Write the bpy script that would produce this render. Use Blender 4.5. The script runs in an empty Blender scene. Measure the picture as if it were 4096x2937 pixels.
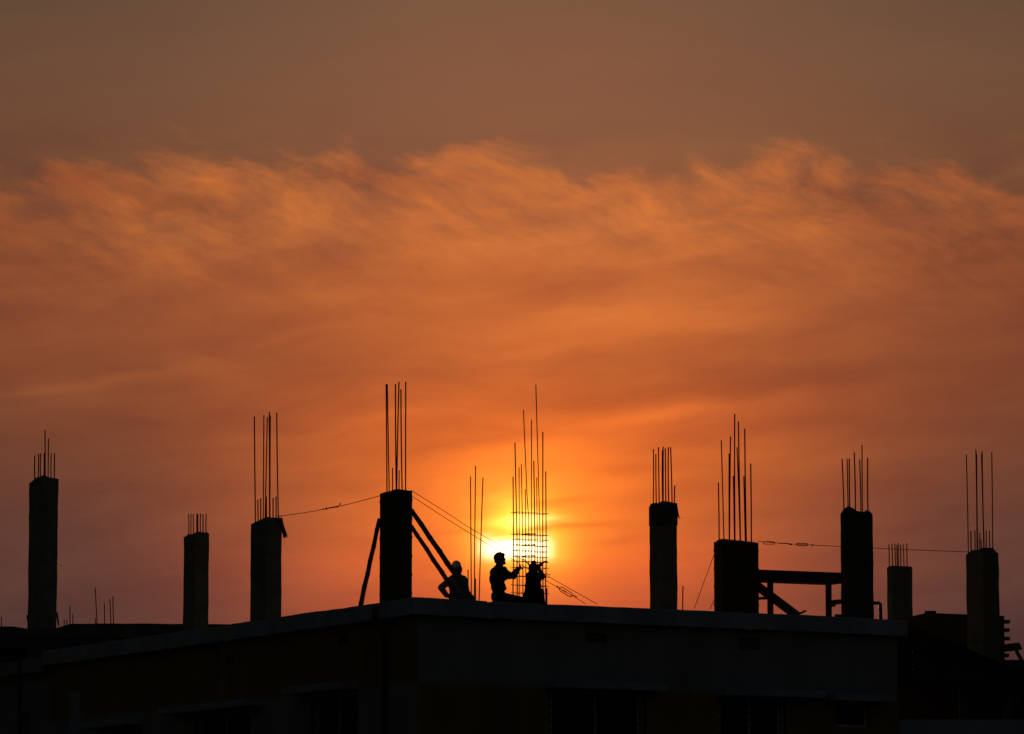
import bpy, bmesh, math, random
from mathutils import Vector, Matrix, noise as mnoise
random.seed(7)
S = bpy.context.scene
COL = S.collection
PI = math.pi

# ------------------------------------------------------------------ camera
EYE = Vector((0, 0, 1.6))
PITCH = math.radians(7.65)
F = 17000.0            # focal length in photo pixels (photo 4096 x 2937)
cam_d = bpy.data.cameras.new('camera')
cam = bpy.data.objects.new('camera', cam_d); COL.objects.link(cam)
cam.location = EYE
cam.rotation_euler = (PI / 2 + PITCH, 0, 0)
cam_d.sensor_width = 36; cam_d.lens = 36 * F / 4096
cam_d.clip_start = 0.5; cam_d.clip_end = 6000
S.camera = cam
ct, st = math.cos(PITCH), math.sin(PITCH)

def ray(x, y):
    u = (x - 2048) / F; v = (1468.5 - y) / F
    return Vector((u, ct - v * st, st + v * ct))
def P(x, y, Y):                      # point seen at photo x,y that stands Y metres away
    d = ray(x, y); return EYE + d * (Y / d.y)
def on_z(x, y, z):
    d = ray(x, y); return EYE + d * ((z - EYE.z) / d.z)
def on_wall(x, y, p0, n):            # the point of a vertical wall seen at x,y
    d = ray(x, y); return EYE + d * ((p0 - EYE).dot(n) / d.dot(n))
def px_of(p):
    q = p - EYE
    depth = q.y * ct + q.z * st
    return 2048 + F * q.x / depth, 1468.5 - F * (q.z * ct - q.y * st) / depth
class View:
    def __init__(s, x0, y0, k): s.x0, s.y0, s.k = x0, y0, k
    def __call__(s, x, y): return s.x0 + x * s.k, s.y0 + y * s.k
V1 = View(0, 1650, .4409); V2 = View(900, 1600, .5536); V3 = View(1350, 1500, .5842)
V5 = View(2500, 1620, .5411); V6 = View(3200, 1740, .5534); V7 = View(0, 2300, .7496)
V8 = View(1600, 2350, .5732); V9 = View(2800, 2350, .5714)
VA = View(1740, 2220, .1168); VB = View(1930, 2190, .1415); VC = View(2030, 2000, .1537)

# ------------------------------------------------------------------ materials
def material(name, c1, c2=None, scale=6, rough=.85, bump=.25, bscale=40, metal=0, streak=None, detail=8):
    m = bpy.data.materials.new(name); m.use_nodes = True
    nt = m.node_tree; N = nt.nodes; L = nt.links
    b = N['Principled BSDF']; b.inputs['Roughness'].default_value = rough
    b.inputs['Metallic'].default_value = metal
    b.inputs['Specular IOR Level'].default_value = .25
    tc = N.new('ShaderNodeTexCoord')
    mp = N.new('ShaderNodeMapping'); L.new(tc.outputs['Object'], mp.inputs['Vector'])
    if streak: mp.inputs['Scale'].default_value = streak
    no = N.new('ShaderNodeTexNoise'); no.inputs['Scale'].default_value = scale
    no.inputs['Detail'].default_value = detail; no.inputs['Roughness'].default_value = .65
    L.new(mp.outputs[0], no.inputs['Vector'])
    cr = N.new('ShaderNodeValToRGB'); L.new(no.outputs[0], cr.inputs[0])
    c2 = c2 or tuple(v * .55 for v in c1)
    cr.color_ramp.elements[0].position = .32; cr.color_ramp.elements[0].color = (*c2, 1)
    cr.color_ramp.elements[1].position = .68; cr.color_ramp.elements[1].color = (*c1, 1)
    L.new(cr.outputs[0], b.inputs['Base Color'])
    n2 = N.new('ShaderNodeTexNoise'); n2.inputs['Scale'].default_value = bscale; n2.inputs['Detail'].default_value = 6
    L.new(tc.outputs['Object'], n2.inputs['Vector'])
    bp = N.new('ShaderNodeBump'); bp.inputs['Strength'].default_value = bump; bp.inputs['Distance'].default_value = .02
    L.new(n2.outputs[0], bp.inputs['Height']); L.new(bp.outputs[0], b.inputs['Normal'])
    return m
M = {}
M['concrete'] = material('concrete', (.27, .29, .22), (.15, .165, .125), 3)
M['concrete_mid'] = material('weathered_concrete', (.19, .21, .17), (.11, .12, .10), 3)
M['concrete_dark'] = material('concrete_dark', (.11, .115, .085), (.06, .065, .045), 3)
M['render_grey'] = material('grey_render', (.33, .36, .42), (.24, .26, .30), 1.6, streak=(1, 1, .35))
M['cornice'] = material('cornice_paint', (.38, .42, .49), (.24, .265, .30), 1.3, bump=.35, streak=(1, 1, .4))
M['ochre'] = material('ochre_paint', (.30, .20, .055), (.20, .13, .04), 1.6, streak=(1, 1, .35))
M['grey'] = material('pale_grey_paint', (.27, .275, .30), (.19, .195, .21), 1.6, streak=(1, 1, .35))
M['rust'] = material('rusty_steel', (.30, .07, .035), (.16, .035, .02), 60, rough=.42, bump=.5, bscale=300, metal=.8)
M['wire'] = material('wire_steel', (.22, .08, .045), (.12, .045, .03), 60, rough=.45, metal=.7)
M['wood'] = material('formwork_wood', (.12, .085, .045), (.05, .035, .02), 4, streak=(9, 9, .6))
M['plank'] = material('scaffold_timber', (.14, .10, .055), (.06, .045, .03), 5, streak=(3, 3, 3))
M['bamboo'] = material('bamboo_cane', (.17, .14, .06), (.08, .06, .03), 7, rough=.6, streak=(1, 1, 1))
M['sack'] = material('jute_sacking', (.16, .13, .08), (.07, .055, .035), 14, bump=.8, bscale=120)
M['skin'] = material('skin', (.16, .075, .045), (.12, .055, .035), 8, rough=.6, bump=.05)
M['hair'] = material('hair', (.02, .014, .01), (.008, .006, .005), 80, rough=.6, bump=.8, bscale=200)
M['white_cloth'] = material('white_cotton', (.26, .28, .33), (.19, .20, .24), 10, bump=.4, bscale=30)
M['cap_cloth'] = material('white_cap_cotton', (.8, .8, .8), (.68, .69, .7), 16, bump=.3, bscale=60)
M['dark_cloth'] = material('dark_cotton', (.045, .035, .032), (.025, .02, .02), 10, bump=.4, bscale=30)
M['trouser'] = material('brown_cotton', (.05, .04, .03), (.03, .024, .02), 10, bump=.4, bscale=30)
M['glass'] = material('window_glass', (.012, .014, .018), (.008, .009, .012), 2, rough=.12, bump=0)
M['frame'] = material('window_frame_paint', (.55, .57, .6), (.4, .41, .43), 12)
M['iron'] = material('painted_iron', (.06, .06, .065), (.03, .03, .03), 12)
M['pipe'] = material('plastic_pipe', (.05, .055, .045), (.035, .04, .03), 5, rough=.5, bump=.05)
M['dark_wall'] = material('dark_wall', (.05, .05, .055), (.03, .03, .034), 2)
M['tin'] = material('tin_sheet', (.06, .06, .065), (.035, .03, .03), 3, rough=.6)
M['earth'] = material('earth', (.14, .11, .08), (.07, .06, .045), .2)
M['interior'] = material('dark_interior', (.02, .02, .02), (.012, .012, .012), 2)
def brick_material():
    m = bpy.data.materials.new('brickwork'); m.use_nodes = True
    nt = m.node_tree; N = nt.nodes; L = nt.links; b = N['Principled BSDF']
    b.inputs['Roughness'].default_value = .9
    tc = N.new('ShaderNodeTexCoord'); sp = N.new('ShaderNodeSeparateXYZ'); cb = N.new('ShaderNodeCombineXYZ')
    L.new(tc.outputs['Object'], sp.inputs[0]); L.new(sp.outputs[0], cb.inputs[0]); L.new(sp.outputs[2], cb.inputs[1])
    br = N.new('ShaderNodeTexBrick'); L.new(cb.outputs[0], br.inputs['Vector'])
    br.inputs['Scale'].default_value = 1; br.inputs['Brick Width'].default_value = .26; br.inputs['Row Height'].default_value = .085
    br.inputs['Mortar Size'].default_value = .008
    br.inputs['Color1'].default_value = (.07, .05, .035, 1); br.inputs['Color2'].default_value = (.05, .038, .027, 1)
    br.inputs['Mortar'].default_value = (.085, .08, .065, 1)
    L.new(br.outputs[0], b.inputs['Base Color'])
    bp = N.new('ShaderNodeBump'); bp.inputs['Strength'].default_value = .6; bp.inputs['Distance'].default_value = .01
    bp.invert = True
    L.new(br.outputs['Fac'], bp.inputs['Height']); L.new(bp.outputs[0], b.inputs['Normal'])
    return m
M['brick'] = brick_material()

# ------------------------------------------------------------------ object helpers
def link(name, bm, mat, parent=None, smooth=False, origin=None):
    me = bpy.data.meshes.new(name)
    bmesh.ops.recalc_face_normals(bm, faces=bm.faces)
    if origin is not None: bmesh.ops.translate(bm, verts=bm.verts, vec=-Vector(origin))
    bm.to_mesh(me); bm.free()
    me.materials.append(M[mat] if isinstance(mat, str) else mat)
    if smooth:
        for p in me.polygons: p.use_smooth = True
    o = bpy.data.objects.new(name, me); COL.objects.link(o)
    if origin is not None: o.location = origin
    if parent is not None:
        o.parent = parent
        if origin is None: o.location = -parent_world(parent)
        else: o.location = Vector(origin) - parent_world(parent)
    return o
def parent_world(p):
    v = Vector((0, 0, 0))
    while p is not None: v += p.location; p = p.parent
    return v
def tag(o, label=None, cat=None, group=None, kind=None):
    if label: o['label'] = label
    if cat: o['category'] = cat
    if group: o['group'] = group
    if kind: o['kind'] = kind
    return o
def thing(name, loc, label, cat, group=None):
    o = bpy.data.objects.new(name, None); COL.objects.link(o); o.location = loc
    o.empty_display_size = .2
    return tag(o, label, cat, group)

def frame_of(d):
    d = d.normalized(); a = Vector((0, 0, 1)) if abs(d.z) < .9 else Vector((1, 0, 0))
    x = d.cross(a).normalized(); y = d.cross(x).normalized(); return x, y
def tube(bm, pts, r, seg=7, cap=True, rs=None):
    rings = []
    n = len(pts)
    for i, p in enumerate(pts):
        d = (pts[min(i + 1, n - 1)] - pts[max(i - 1, 0)])
        x, y = frame_of(d) if i == 0 else (lx, ly)
        if i:   # parallel transport
            dn = d.normalized(); x = (lx - dn * lx.dot(dn)).normalized(); y = dn.cross(x)
        lx, ly = x, y
        rr = rs[i] if rs else r
        rings.append([bm.verts.new(p + (x * math.cos(a) + y * math.sin(a)) * rr) for a in [2 * PI * k / seg for k in range(seg)]])
    for a, b in zip(rings, rings[1:]):
        for k in range(seg): bm.faces.new((a[k], a[(k + 1) % seg], b[(k + 1) % seg], b[k]))
    if cap: bm.faces.new(rings[0]); bm.faces.new(rings[-1][::-1])
def hexa(bm, c):                      # c: 8 corners, bottom 4 then top 4
    v = [bm.verts.new(p) for p in c]
    for f in ((0, 1, 2, 3), (7, 6, 5, 4), (0, 4, 5, 1), (1, 5, 6, 2), (2, 6, 7, 3), (3, 7, 4, 0)):
        bm.faces.new([v[i] for i in f])
def obox(bm, o, a, b, c):             # box from corner o along vectors a,b,c
    hexa(bm, [o, o + a, o + a + b, o + b, o + c, o + a + c, o + a + b + c, o + b + c])
def bar_box(bm, p, q, w, h, up=Vector((0, 0, 1))):   # bar p->q with section w x h
    d = (q - p).normalized(); s = d.cross(up).normalized() * w / 2; t = s.cross(d).normalized() * h / 2
    hexa(bm, [p - s - t, p + s - t, p + s + t, p - s + t, q - s - t, q + s - t, q + s + t, q - s + t])
def bevel_all(bm, w=.01, seg=2):
    bmesh.ops.bevel(bm, geom=list(bm.edges), offset=w, segments=seg, affect='EDGES', profile=.6)
Z = Vector((0, 0, 1))

# ------------------------------------------------------------------ main roof geometry
H = P(1652, 2391, 80).z
C = on_z(1652, 2391, H)
RE = on_z(3630, 2479.6, H)
LE = on_z(348, 2612, H)
R = (RE - C).normalized(); Lr = (LE - C).normalized()
print('R', R, 'L', Lr, 'dot', R.dot(Lr), 'len', (RE - C).length, (LE - C).length, 'H', H)
L = Vector((-R.y, R.x, 0))            # square corner
Llen = (LE - C).dot(L); Rlen = (RE - C).length
nR = -L; nL = -R                      # outward normals of the right and the left facade
def roof_pt(s, t): return C + R * s + L * t          # s along the right edge, t inward / along the left edge
def hit_plan(x, p0, d):               # plan: ray at photo x meets the line p0 + k d ; returns point at z=H
    u = ray(x, 2000); a = u.x / u.y
    # X = a*Y (camera at the origin)
    k = (a * p0.y - p0.x) / (d.x - a * d.y)
    q = p0 + d * k; return Vector((q.x, q.y, H))
def edge_right(x, d=.25): return hit_plan(x, roof_pt(0, d), R)
def edge_left(x, d=.25): return hit_plan(x, roof_pt(d, 0), L)

# ------------------------------------------------------------------ ground
bm = bmesh.new()
bmesh.ops.create_grid(bm, x_segments=40, y_segments=40, size=2500)
for v in bm.verts: v.co.z = 0
tag(link('ground', bm, 'earth'), 'bare brown earth between the buildings', None, None, 'structure')

# ------------------------------------------------------------------ main building
OV = .22          # cornice overhang
TB = .32          # cornice height
mb = thing('apartment_building', roof_pt(Rlen / 2, Llen / 2) * 1.0 - Z * H, 'flat roofed two-tone apartment building with pale cornice carrying the workers and their columns', 'building')
Wt = .25
# cornice: upstand boxes along both visible edges and behind
def cornice_bm():
    bm = bmesh.new()
    def strip(p, d, n, ln, k):
        # profile swept along d with slight waviness like hand-trowelled concrete
        prof = [(0, -TB), (0, -.03), (.012, 0), (.5, 0), (.5, -TB)]
        rings = []
        for i in range(k + 1):
            s = ln * i / k
            w = mnoise.noise(Vector((s * .45, n.x * 3, 0))) * .018 + mnoise.noise(Vector((s * 2.2, n.y, 5))) * .010 - max(0, mnoise.noise(Vector((s * 5.1, n.y, 9))) - .32) * .12
            rings.append([bm.verts.new(p + d * s - n * o + Z * (z + w * (1 if z > -.1 else .8))) for o, z in prof])
        for a, b in zip(rings, rings[1:]):
            for j in range(len(prof)): bm.faces.new((a[j], a[(j + 1) % 5], b[(j + 1) % 5], b[j]))
        bm.faces.new(rings[0]); bm.faces.new(rings[-1][::-1])
    strip(C.copy(), R, nR, Rlen, 220)
    strip(C + L * .5, L, nL, Llen - .5, 260)
    strip(roof_pt(Rlen, .5), L, R, Llen - .5, 10)
    strip(roof_pt(.5, Llen), R, L, Rlen - 1, 10)
    return bm
link('cornice', cornice_bm(), 'cornice', mb)
bm = bmesh.new()
obox(bm, roof_pt(.5, .5) + Z * (-.2), R * (Rlen - 1), L * (Llen - 1.0), Z * .19)
link('roof', bm, 'concrete', mb)

def wall(name, mat, p0, d, n, length, z0, z1, openings, parent, thick=.22):
    """vertical wall with real openings; openings = [(s0,s1,za,zb)]"""
    bm = bmesh.new()
    ss = sorted({0, length, *[o[0] for o in openings], *[o[1] for o in openings]})
    zs = sorted({z0, z1, *[min(max(o[2], z0), z1) for o in openings], *[min(max(o[3], z0), z1) for o in openings]})
    def q(s, z, off): 
        v = p0 + d * s - n * off; v.z = z; return bm.verts.new(v)
    for a, b in zip(ss, ss[1:]):
        for c, e in zip(zs, zs[1:]):
            ms, mz = (a + b) / 2, (c + e) / 2
            if any(o[0] < ms < o[1] and o[2] < mz < o[3] for o in openings): continue
            bm.faces.new((q(a, c, 0), q(b, c, 0), q(b, e, 0), q(a, e, 0)))
    for o in openings:
        za, zb = max(o[2], z0), min(o[3], z1)
        if zb <= za: continue
        for s in (o[0], o[1]): bm.faces.new((q(s, za, 0), q(s, zb, 0), q(s, zb, thick), q(s, za, thick)))
        if o[3] <= z1: bm.faces.new((q(o[0], zb, 0), q(o[1], zb, 0), q(o[1], zb, thick), q(o[0], zb, thick)))
        if o[2] >= z0: bm.faces.new((q(o[0], za, 0), q(o[1], za, 0), q(o[1], za, thick), q(o[0], za, thick)))
    bmesh.ops.remove_doubles(bm, verts=bm.verts, dist=.0005)
    return link(name, bm, mat, parent)

WC = roof_pt(OV, OV)                 # wall corner
ztop = H - TB + .02
zmid = on_wall(1654, 2731, WC, nR).z
def wcR(v, x, y):
    p = on_wall(*v(x, y), WC, nR); return (p - WC).dot(R), p.z
def wcL(v, x, y):
    p = on_wall(*v(x, y), WC, nL); return (p - WC).dot(L), p.z
def op(w, v, x0, x1, ytop, h):       # opening from photo measures; h in metres
    s0, z = w(v, x0, ytop); s1, _ = w(v, x1, ytop)
    zt = w(v, (x0 + x1) / 2, ytop)[1]
    return (min(s0, s1), max(s0, s1), zt - h, zt)
wlR = Rlen - OV - .10; wlL = Llen - OV
winR = [op(wcR, V8, 1040, 1720, 722, 1.35), op(wcR, V9, 125, 605, 765, 1.35), op(wcR, V9, 950, 1190, 797, .52)]
winL = [op(wcL, V7, 1655, 1910, 655, 1.35), op(wcL, V7, 1035, 1335, 755, 1.35), op(wcL, V7, 590, 760, 828, 1.35)]
# further storeys below, out of frame, kept simple but real
def rows(ws): return [(a, b, za - k * 3.0, zb - k * 3.0) for k in (0, 1, 2) for a, b, za, zb in ws if za - k * 3 > .4]
aR, aL = rows(winR), rows(winL)
wall('wall', 'grey', WC, R, nR, wlR, zmid, ztop, aR, mb)
wall('wall', 'ochre', WC, R, nR, wlR, 0, zmid, aR, mb)
wall('wall', 'ochre', WC, L, nL, wlL, zmid, ztop, aL, mb)
wall('wall', 'grey', WC, L, nL, wlL, 0, zmid, aL, mb)
pR = WC + R * wlR
wall('wall', 'grey', pR, L, R, wlL, 0, ztop, [], mb)
wall('wall', 'grey', WC + L * wlL, R, L, wlR, 0, ztop, [], mb)

def window(w, p0, d, n, parent, panes=2, grille=True):
    s0, s1, z0, z1 = w
    def pt(s, z, off):
        v = p0 + d * s - n * off; v.z = z; return v
    base = pt((s0 + s1) / 2, z0, 0)
    fr = bmesh.new(); t = .05; off = .12
    for s in [s0, s1 - t] + [s0 + (s1 - s0) * k / panes - t / 2 for k in range(1, panes)] + ([s0 + .09, s1 - .14] if panes > 1 else []):
        obox(fr, pt(s, z0, off), d * t, -n * .05, Z * (z1 - z0))
    for z in (z0, z1 - t): obox(fr, pt(s0 + t + .001, z, off - .002), d * (s1 - s0 - 2 * t - .002), -n * .05, Z * t)
    f = link('window', fr, 'frame', parent, origin=base)
    pb = bmesh.new(); obox(pb, pt(s0 + .002, z0 + .002, .155), d * (s1 - s0 - .004), -n * .006, Z * (z1 - z0 - .004))
    link('pane', pb, 'glass', f)
    if grille:
        g = bmesh.new()
        n_v = max(4, int((s1 - s0) / .11)); n_h = 9
        for k in range(n_v + 1):
            s = s0 + .01 + (s1 - s0 - .02) * k / n_v
            tube(g, [pt(s, z0, .05), pt(s, z1, .05)], .006, 5)
        for k in range(n_h + 1):
            z = z0 + .02 + (z1 - z0 - .04) * k / n_h
            bar_box(g, pt(s0, z, .062), pt(s1, z, .062), .008, .014)
        link('grille', g, 'iron', f)
for k, w in enumerate(aR): window(w, WC, R, nR, mb, 1 if (k % 3 == 2) else 2, k % 3 != 2)
for k, w in enumerate(aL): window(w, WC, L, nL, mb, 2)
# interior darkness as colour: a near-black inner core so the rooms are not see-through
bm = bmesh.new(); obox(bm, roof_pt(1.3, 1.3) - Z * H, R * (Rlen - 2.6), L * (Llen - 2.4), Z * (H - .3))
link('dark_core', bm, 'interior', mb)
# sun shades above the windows
def shade(wf, v, x0, x1, y, n, d, depth=.42, th=.14):
    a, z = wf(v, x0, y); b, _ = wf(v, x1, y); a, b = min(a, b), max(a, b)
    z = wf(v, (x0 + x1) / 2, y)[1]
    out = []
    for k in range(3):
        zz = z - 3 * k
        if zz < 1.5: continue
        bm = bmesh.new(); p = WC + d * a; p.z = zz - th
        obox(bm, p + n * .001, d * (b - a), n * depth, Z * th); bevel_all(bm, .008, 1)
        link('sun_shade', bm, 'render_grey', mb)
shade(wcR, V8, 1015, 1790, 668, nR, R); shade(wcR, V9, 105, 800, 722, nR, R); shade(wcR, V9, 865, 1290, 755, nR, R)
shade(wcL, V7, 1600, 1915, 590, nL, L); shade(wcL, V7, 935, 1400, 690, nL, L); shade(wcL, V7, 525, 765, 778, nL, L)
# ventilator grilles
def vent(wf, v, x0, x1, y0, y1, n, d):
    a, zt = wf(v, x0, y0); b, _ = wf(v, x1, y0); zb = wf(v, x0, y1)[1]; a, b = min(a, b), max(a, b)
    bm = bmesh.new(); p = WC + d * a; p.z = zb
    w, h, t = b - a, zt - zb, .02
    obox(bm, p + n * .001, d * w, n * .02, Z * t); obox(bm, p + n * .001 + Z * (h - t), d * w, n * .02, Z * t)
    obox(bm, p + n * .001 + Z * t, d * t, n * .018, Z * (h - 2 * t)); obox(bm, p + d * (w - t) + n * .001 + Z * t, d * t, n * .018, Z * (h - 2 * t))
    for k in range(3): obox(bm, p + d * t + n * .001 + Z * (t + (h - 2 * t) * (k + .5) / 3.2), d * (w - 2 * t), n * .03, Z * .012)
    link('vent', bm, 'dark_wall', mb)
vent(wcR, V8, 1300, 1440, 318, 380, nR, R); vent(wcR, V9, 278, 412, 350, 428, nR, R)
vent(wcL, V7, 1815, 1850, 325, 368, nL, L); vent(wcL, V7, 1205, 1245, 435, 478, nL, L)
# downpipe on the left facade, bent over the cornice
sp_, _ = wcL(V7, 1990, 400); sp_ -= .60
bm = bmesh.new()
pp = WC + L * sp_
def zz(v, z): r = v.copy(); r.z = z; return r
tube(bm, [zz(pp - R * .30, H - .05), zz(pp - R * .29, H - TB), zz(pp - R * .26, H - TB - .12), zz(pp - R * .07, H - TB - .3), zz(pp - R * .07, .1)], .045, 10)
dp = link('downpipe', bm, 'pipe', mb, True)

# ------------------------------------------------------------------ columns
def lerp_profile(prof, x):
    if x <= prof[0][0]: return prof[0][1]
    for (a, ya), (b, yb) in zip(prof, prof[1:]):
        if x <= b: return ya + (yb - ya) * (x - a) / (b - a)
    return prof[-1][1]
BARS_GROUP = 'reinforced concrete columns with bars sticking out'
def solve_len(p, d, x):
    u = ray(x, 2000); a = u.x / u.y
    return (a * p.y - p.x) / (d.x - a * d.y)
cols = {}
def column(key, v, xl, xe, xr, prof, bars, front, zbase, label, form=False, mat='concrete', rb=.0130, rough=.012):
    sx = lambda x: v(x, 0)[0]
    prof = [v(*q) for q in prof]
    f = hit_plan(sx(xe), front, R) if False else front
    lenL = abs(solve_len(f, L, sx(xl))); lenR = abs(solve_len(f, R, sx(xr)))
    f = Vector((f.x, f.y, zbase))
    t = thing('concrete_column', f + R * lenR / 2 + L * lenL / 2, label, 'column', BARS_GROUP)
    Yc = f.y
    ztops = lambda p: P(px_of(Vector((p.x, p.y, zbase + 2)))[0], lerp_profile(prof, px_of(Vector((p.x, p.y, zbase + 2)))[0]), Yc).z
    # perimeter grid
    n = 9
    per = []
    for i in range(n): per.append((i / n, 0))
    for i in range(n): per.append((1, i / n))
    for i in range(n): per.append((1 - i / n, 1))
    for i in range(n): per.append((0, 1 - i / n))
    bm = bmesh.new()
    inset = .035 if form else 0
    def XY(a, b): return f + R * (lenR * (inset / lenR + a * (1 - 2 * inset / lenR))) + L * (lenL * (inset / lenL + b * (1 - 2 * inset / lenL)))
    K = 26
    seed = hash(key) % 97 if False else sum(ord(c) for c in key)
    rings = []
    for j in range(K + 1):
        ring = []
        for a, b in per:
            q = XY(a, b); zt = ztops(q)
            z = zbase + (zt - zbase) * j / K
            corner = 0.006 if (a in (0, 1) and b in (0, 1)) else 0
            cen = XY(.5, .5)
            out = Vector((q.x - cen.x, q.y - cen.y, 0)).normalized()
            nz = mnoise.noise(Vector((q.x * 2.5 + seed, q.y * 2.5, z * 2.2))) * rough + mnoise.noise(Vector((q.x * 11, q.y * 11 + seed, z * 9))) * rough * .45
            if form: nz *= .1
            ring.append(bm.verts.new(Vector((q.x, q.y, z)) + out * (nz - corner)))
        rings.append(ring)
    m = len(per)
    for a, b in zip(rings, rings[1:]):
        for k in range(m): bm.faces.new((a[k], a[(k + 1) % m], b[(k + 1) % m], b[k]))
    # top as strips across the footprint
    top = rings[-1]
    grid = [[None] * (n + 1) for _ in range(n + 1)]
    for idx, (a, b) in enumerate(per): grid[round(a * n)][round(b * n)] = top[idx]
    for i in range(n + 1):
        for j in range(n + 1):
            if grid[i][j] is None:
                q = XY(i / n, j / n)
                grid[i][j] = bm.verts.new(Vector((q.x, q.y, ztops(q) + mnoise.noise(Vector((i * .7, j * .7, seed))) * .015)))
    for i in range(n):
        for j in range(n): bm.faces.new((grid[i][j], grid[i + 1][j], grid[i + 1][j + 1], grid[i][j + 1]))
    link('shaft', bm, mat, t)
    if form:
        zt = min(ztops(f), ztops(f + R * lenR)) - .005
        def board(o, d, ln, nn):
            bm = bmesh.new()
            z = zbase + .01
            k = max(2, round(ln / .13)); w = ln / k
            for i in range(k):
                dz = random.uniform(-.012, .012)
                obox(bm, o + d * (w * i + .002) + Z * .01, d * (w - .004), -nn * .028, Z * (zt - zbase - .01 + dz))
            zz_ = .18
            while zz_ < zt - zbase - .05:
                obox(bm, o + d * -.001 + Z * zz_, d * (ln + .002), nn * .006, Z * .055)
                zz_ += .36
            return bm
        link('formwork_panel', board(f, R, lenR, -L), 'wood', t)
        link('formwork_panel', board(f + L * lenL, -L, lenL, -R), 'wood', t)
        link('formwork_panel', board(f + R * lenR + L * lenL, -R, lenR, L), 'wood', t)
        link('formwork_panel', board(f + R * lenR, L, lenL, R), 'wood', t)
    # rebars: each stands at a real plan position on the near or far face of the cage
    for k, (xb, xt, yt) in enumerate(bars):
        sxb, sxt = sx(xb), sx(xt)
        # near/far line inside footprint
        near = k % 2 == 0
        cand = []
        ins = .05
        for (p0, d, ln) in ((XY(0, 0) + R * ins + L * ins, R, lenR - 2 * ins), (XY(0, 0) + R * ins + L * ins, L, lenL - 2 * ins),
                            (XY(0, 1) + R * ins - L * ins, R, lenR - 2 * ins), (XY(1, 0) - R * ins + L * ins, L, lenL - 2 * ins)):
            q = solve_len(p0, d, sxb)
            if -.06 < q < ln + .06: cand.append(p0 + d * q)
        if not cand: cand = [XY(.5, .5)]
        cand.sort(key=lambda c: c.y)
        q = cand[0] if near else cand[-1]
        zb = ztops(q) - .06
        pb = Vector((q.x, q.y, zb)); ptp = P(sxt, v(xt, yt)[1], q.y)
        xbm = P(sxb, px_of(pb)[1], q.y); pb = Vector((xbm.x, q.y, zb))
        bmr = bmesh.new()
        N_ = 7; bend = Vector((random.uniform(-.006, .006), random.uniform(-.01, .01), 0))
        pts = [pb.lerp(ptp, i / N_) + bend * math.sin(PI * i / N_) for i in range(N_ + 1)]
        tube(bmr, pts, rb * random.uniform(.88, 1.08), 7)
        link('rebar', bmr, 'rust', t, True)
    cols[key] = dict(t=t, f=f, lenL=lenL, lenR=lenR, top=ztops)
    return t

c4f = edge_left(V3(400, 0)[0], .30)
# front corner of the column nearest the building corner
column('c4', V3, 290, 400, 512, [(291, 797), (400, 778), (512, 786)],
       [(339, 333, 64), (355, 341, 64), (376, 376, 637), (403, 397, 64), (405, 421, 48), (422, 422, 653), (443, 434, 98), (466, 467, 47)],
       c4f, H - .01, 'boarded column at the roof corner propped by three bamboo poles', form=True)
column('c3', V2, 187, 303, 414, [(187, 877), (215, 868), (303, 845), (390, 850), (414, 858)],
       [(220, 212, 121), (239, 237, 722), (258, 258, 711), (277, 281, 109), (290, 306, 125), (300, 299, 698), (322, 320, 88), (325, 327, 113), (347, 347, 708), (367, 368, 698), (386, 374, 92)],
       edge_left(V2(303, 0)[0], .28), H - .01, 'bare concrete column with sacking over its top right corner and long bars, left of the propped column')
column('c2', V1, 1669, 1775, 1903, [(1671, 1112), (1700, 1098), (1712, 1085), (1725, 1100), (1760, 1095), (1795, 1078), (1850, 1087), (1875, 1080), (1888, 1083), (1905, 1098)],
       [(1711, 1711, 923), (1733, 1733, 917), (1755, 1753, 920), (1787, 1787, 912), (1795, 1795, 928), (1819, 1819, 917), (1841, 1840, 923), (1869, 1870, 920)],
       edge_left(V1(1775, 0)[0], .28), H - .01, 'concrete column with eight short even bars, second from the left end of the photo', rb=.0120)
column('c5', V5, 179, 277, 386, [(178, 738), (188, 717), (230, 713), (238, 722), (280, 708), (350, 715), (384, 724)],
       [(209, 210, 326), (232, 228, 362), (253, 247, 313), (279, 276, 335), (282, 282, 310), (302, 298, 322), (323, 320, 313), (348, 337, 313), (364, 368, 596)],
       edge_right(V5(277, 0)[0], .28), H - .01, 'slim concrete column with a ragged sacking wrap on its head, right of the setting sun')
column('c6', V5, 654, 715, 984, [(653, 998), (715, 987), (982, 1001)],
       [(696, 690, 574), (732, 712, 262), (771, 770, 360), (772, 780, 235), (810, 801, 525), (813, 811, 68), (852, 828, 312), (854, 838, 123), (890, 878, 527), (897, 885, 177), (934, 929, 433)],
       edge_right(V5(715, 0)[0], .45), H - .01, 'widest and squattest column, boarded all round, with long uneven bars beside the timber platform', form=True)
column('c7', V6, 288, 345, 526, [(285, 575), (300, 550), (315, 530), (345, 515), (372, 520), (390, 530), (402, 542), (440, 552), (472, 546), (490, 530), (515, 548), (523, 562)],
       [(318, 304, 173), (348, 341, 173), (359, 356, 171), (401, 392, 127), (440, 431, 178), (452, 448, 74), (491, 489, 166)],
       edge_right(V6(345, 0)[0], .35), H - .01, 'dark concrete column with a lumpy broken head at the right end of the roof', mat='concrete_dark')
q8 = P(V6(665, 0)[0], 2300, 97.0)
column('c8', V6, 620, 665, 806, [(618, 957), (660, 944), (803, 945)],
       [(645, 642, 792), (669, 664, 788), (690, 685, 786), (703, 700, 797), (712, 710, 780), (730, 726, 793), (752, 745, 788), (776, 772, 784)],
       Vector((q8.x, q8.y, H)), H - .01, 'small smooth concrete column with short bars, farthest back beyond the roof corner', mat='concrete_mid', rb=.0120)

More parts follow.
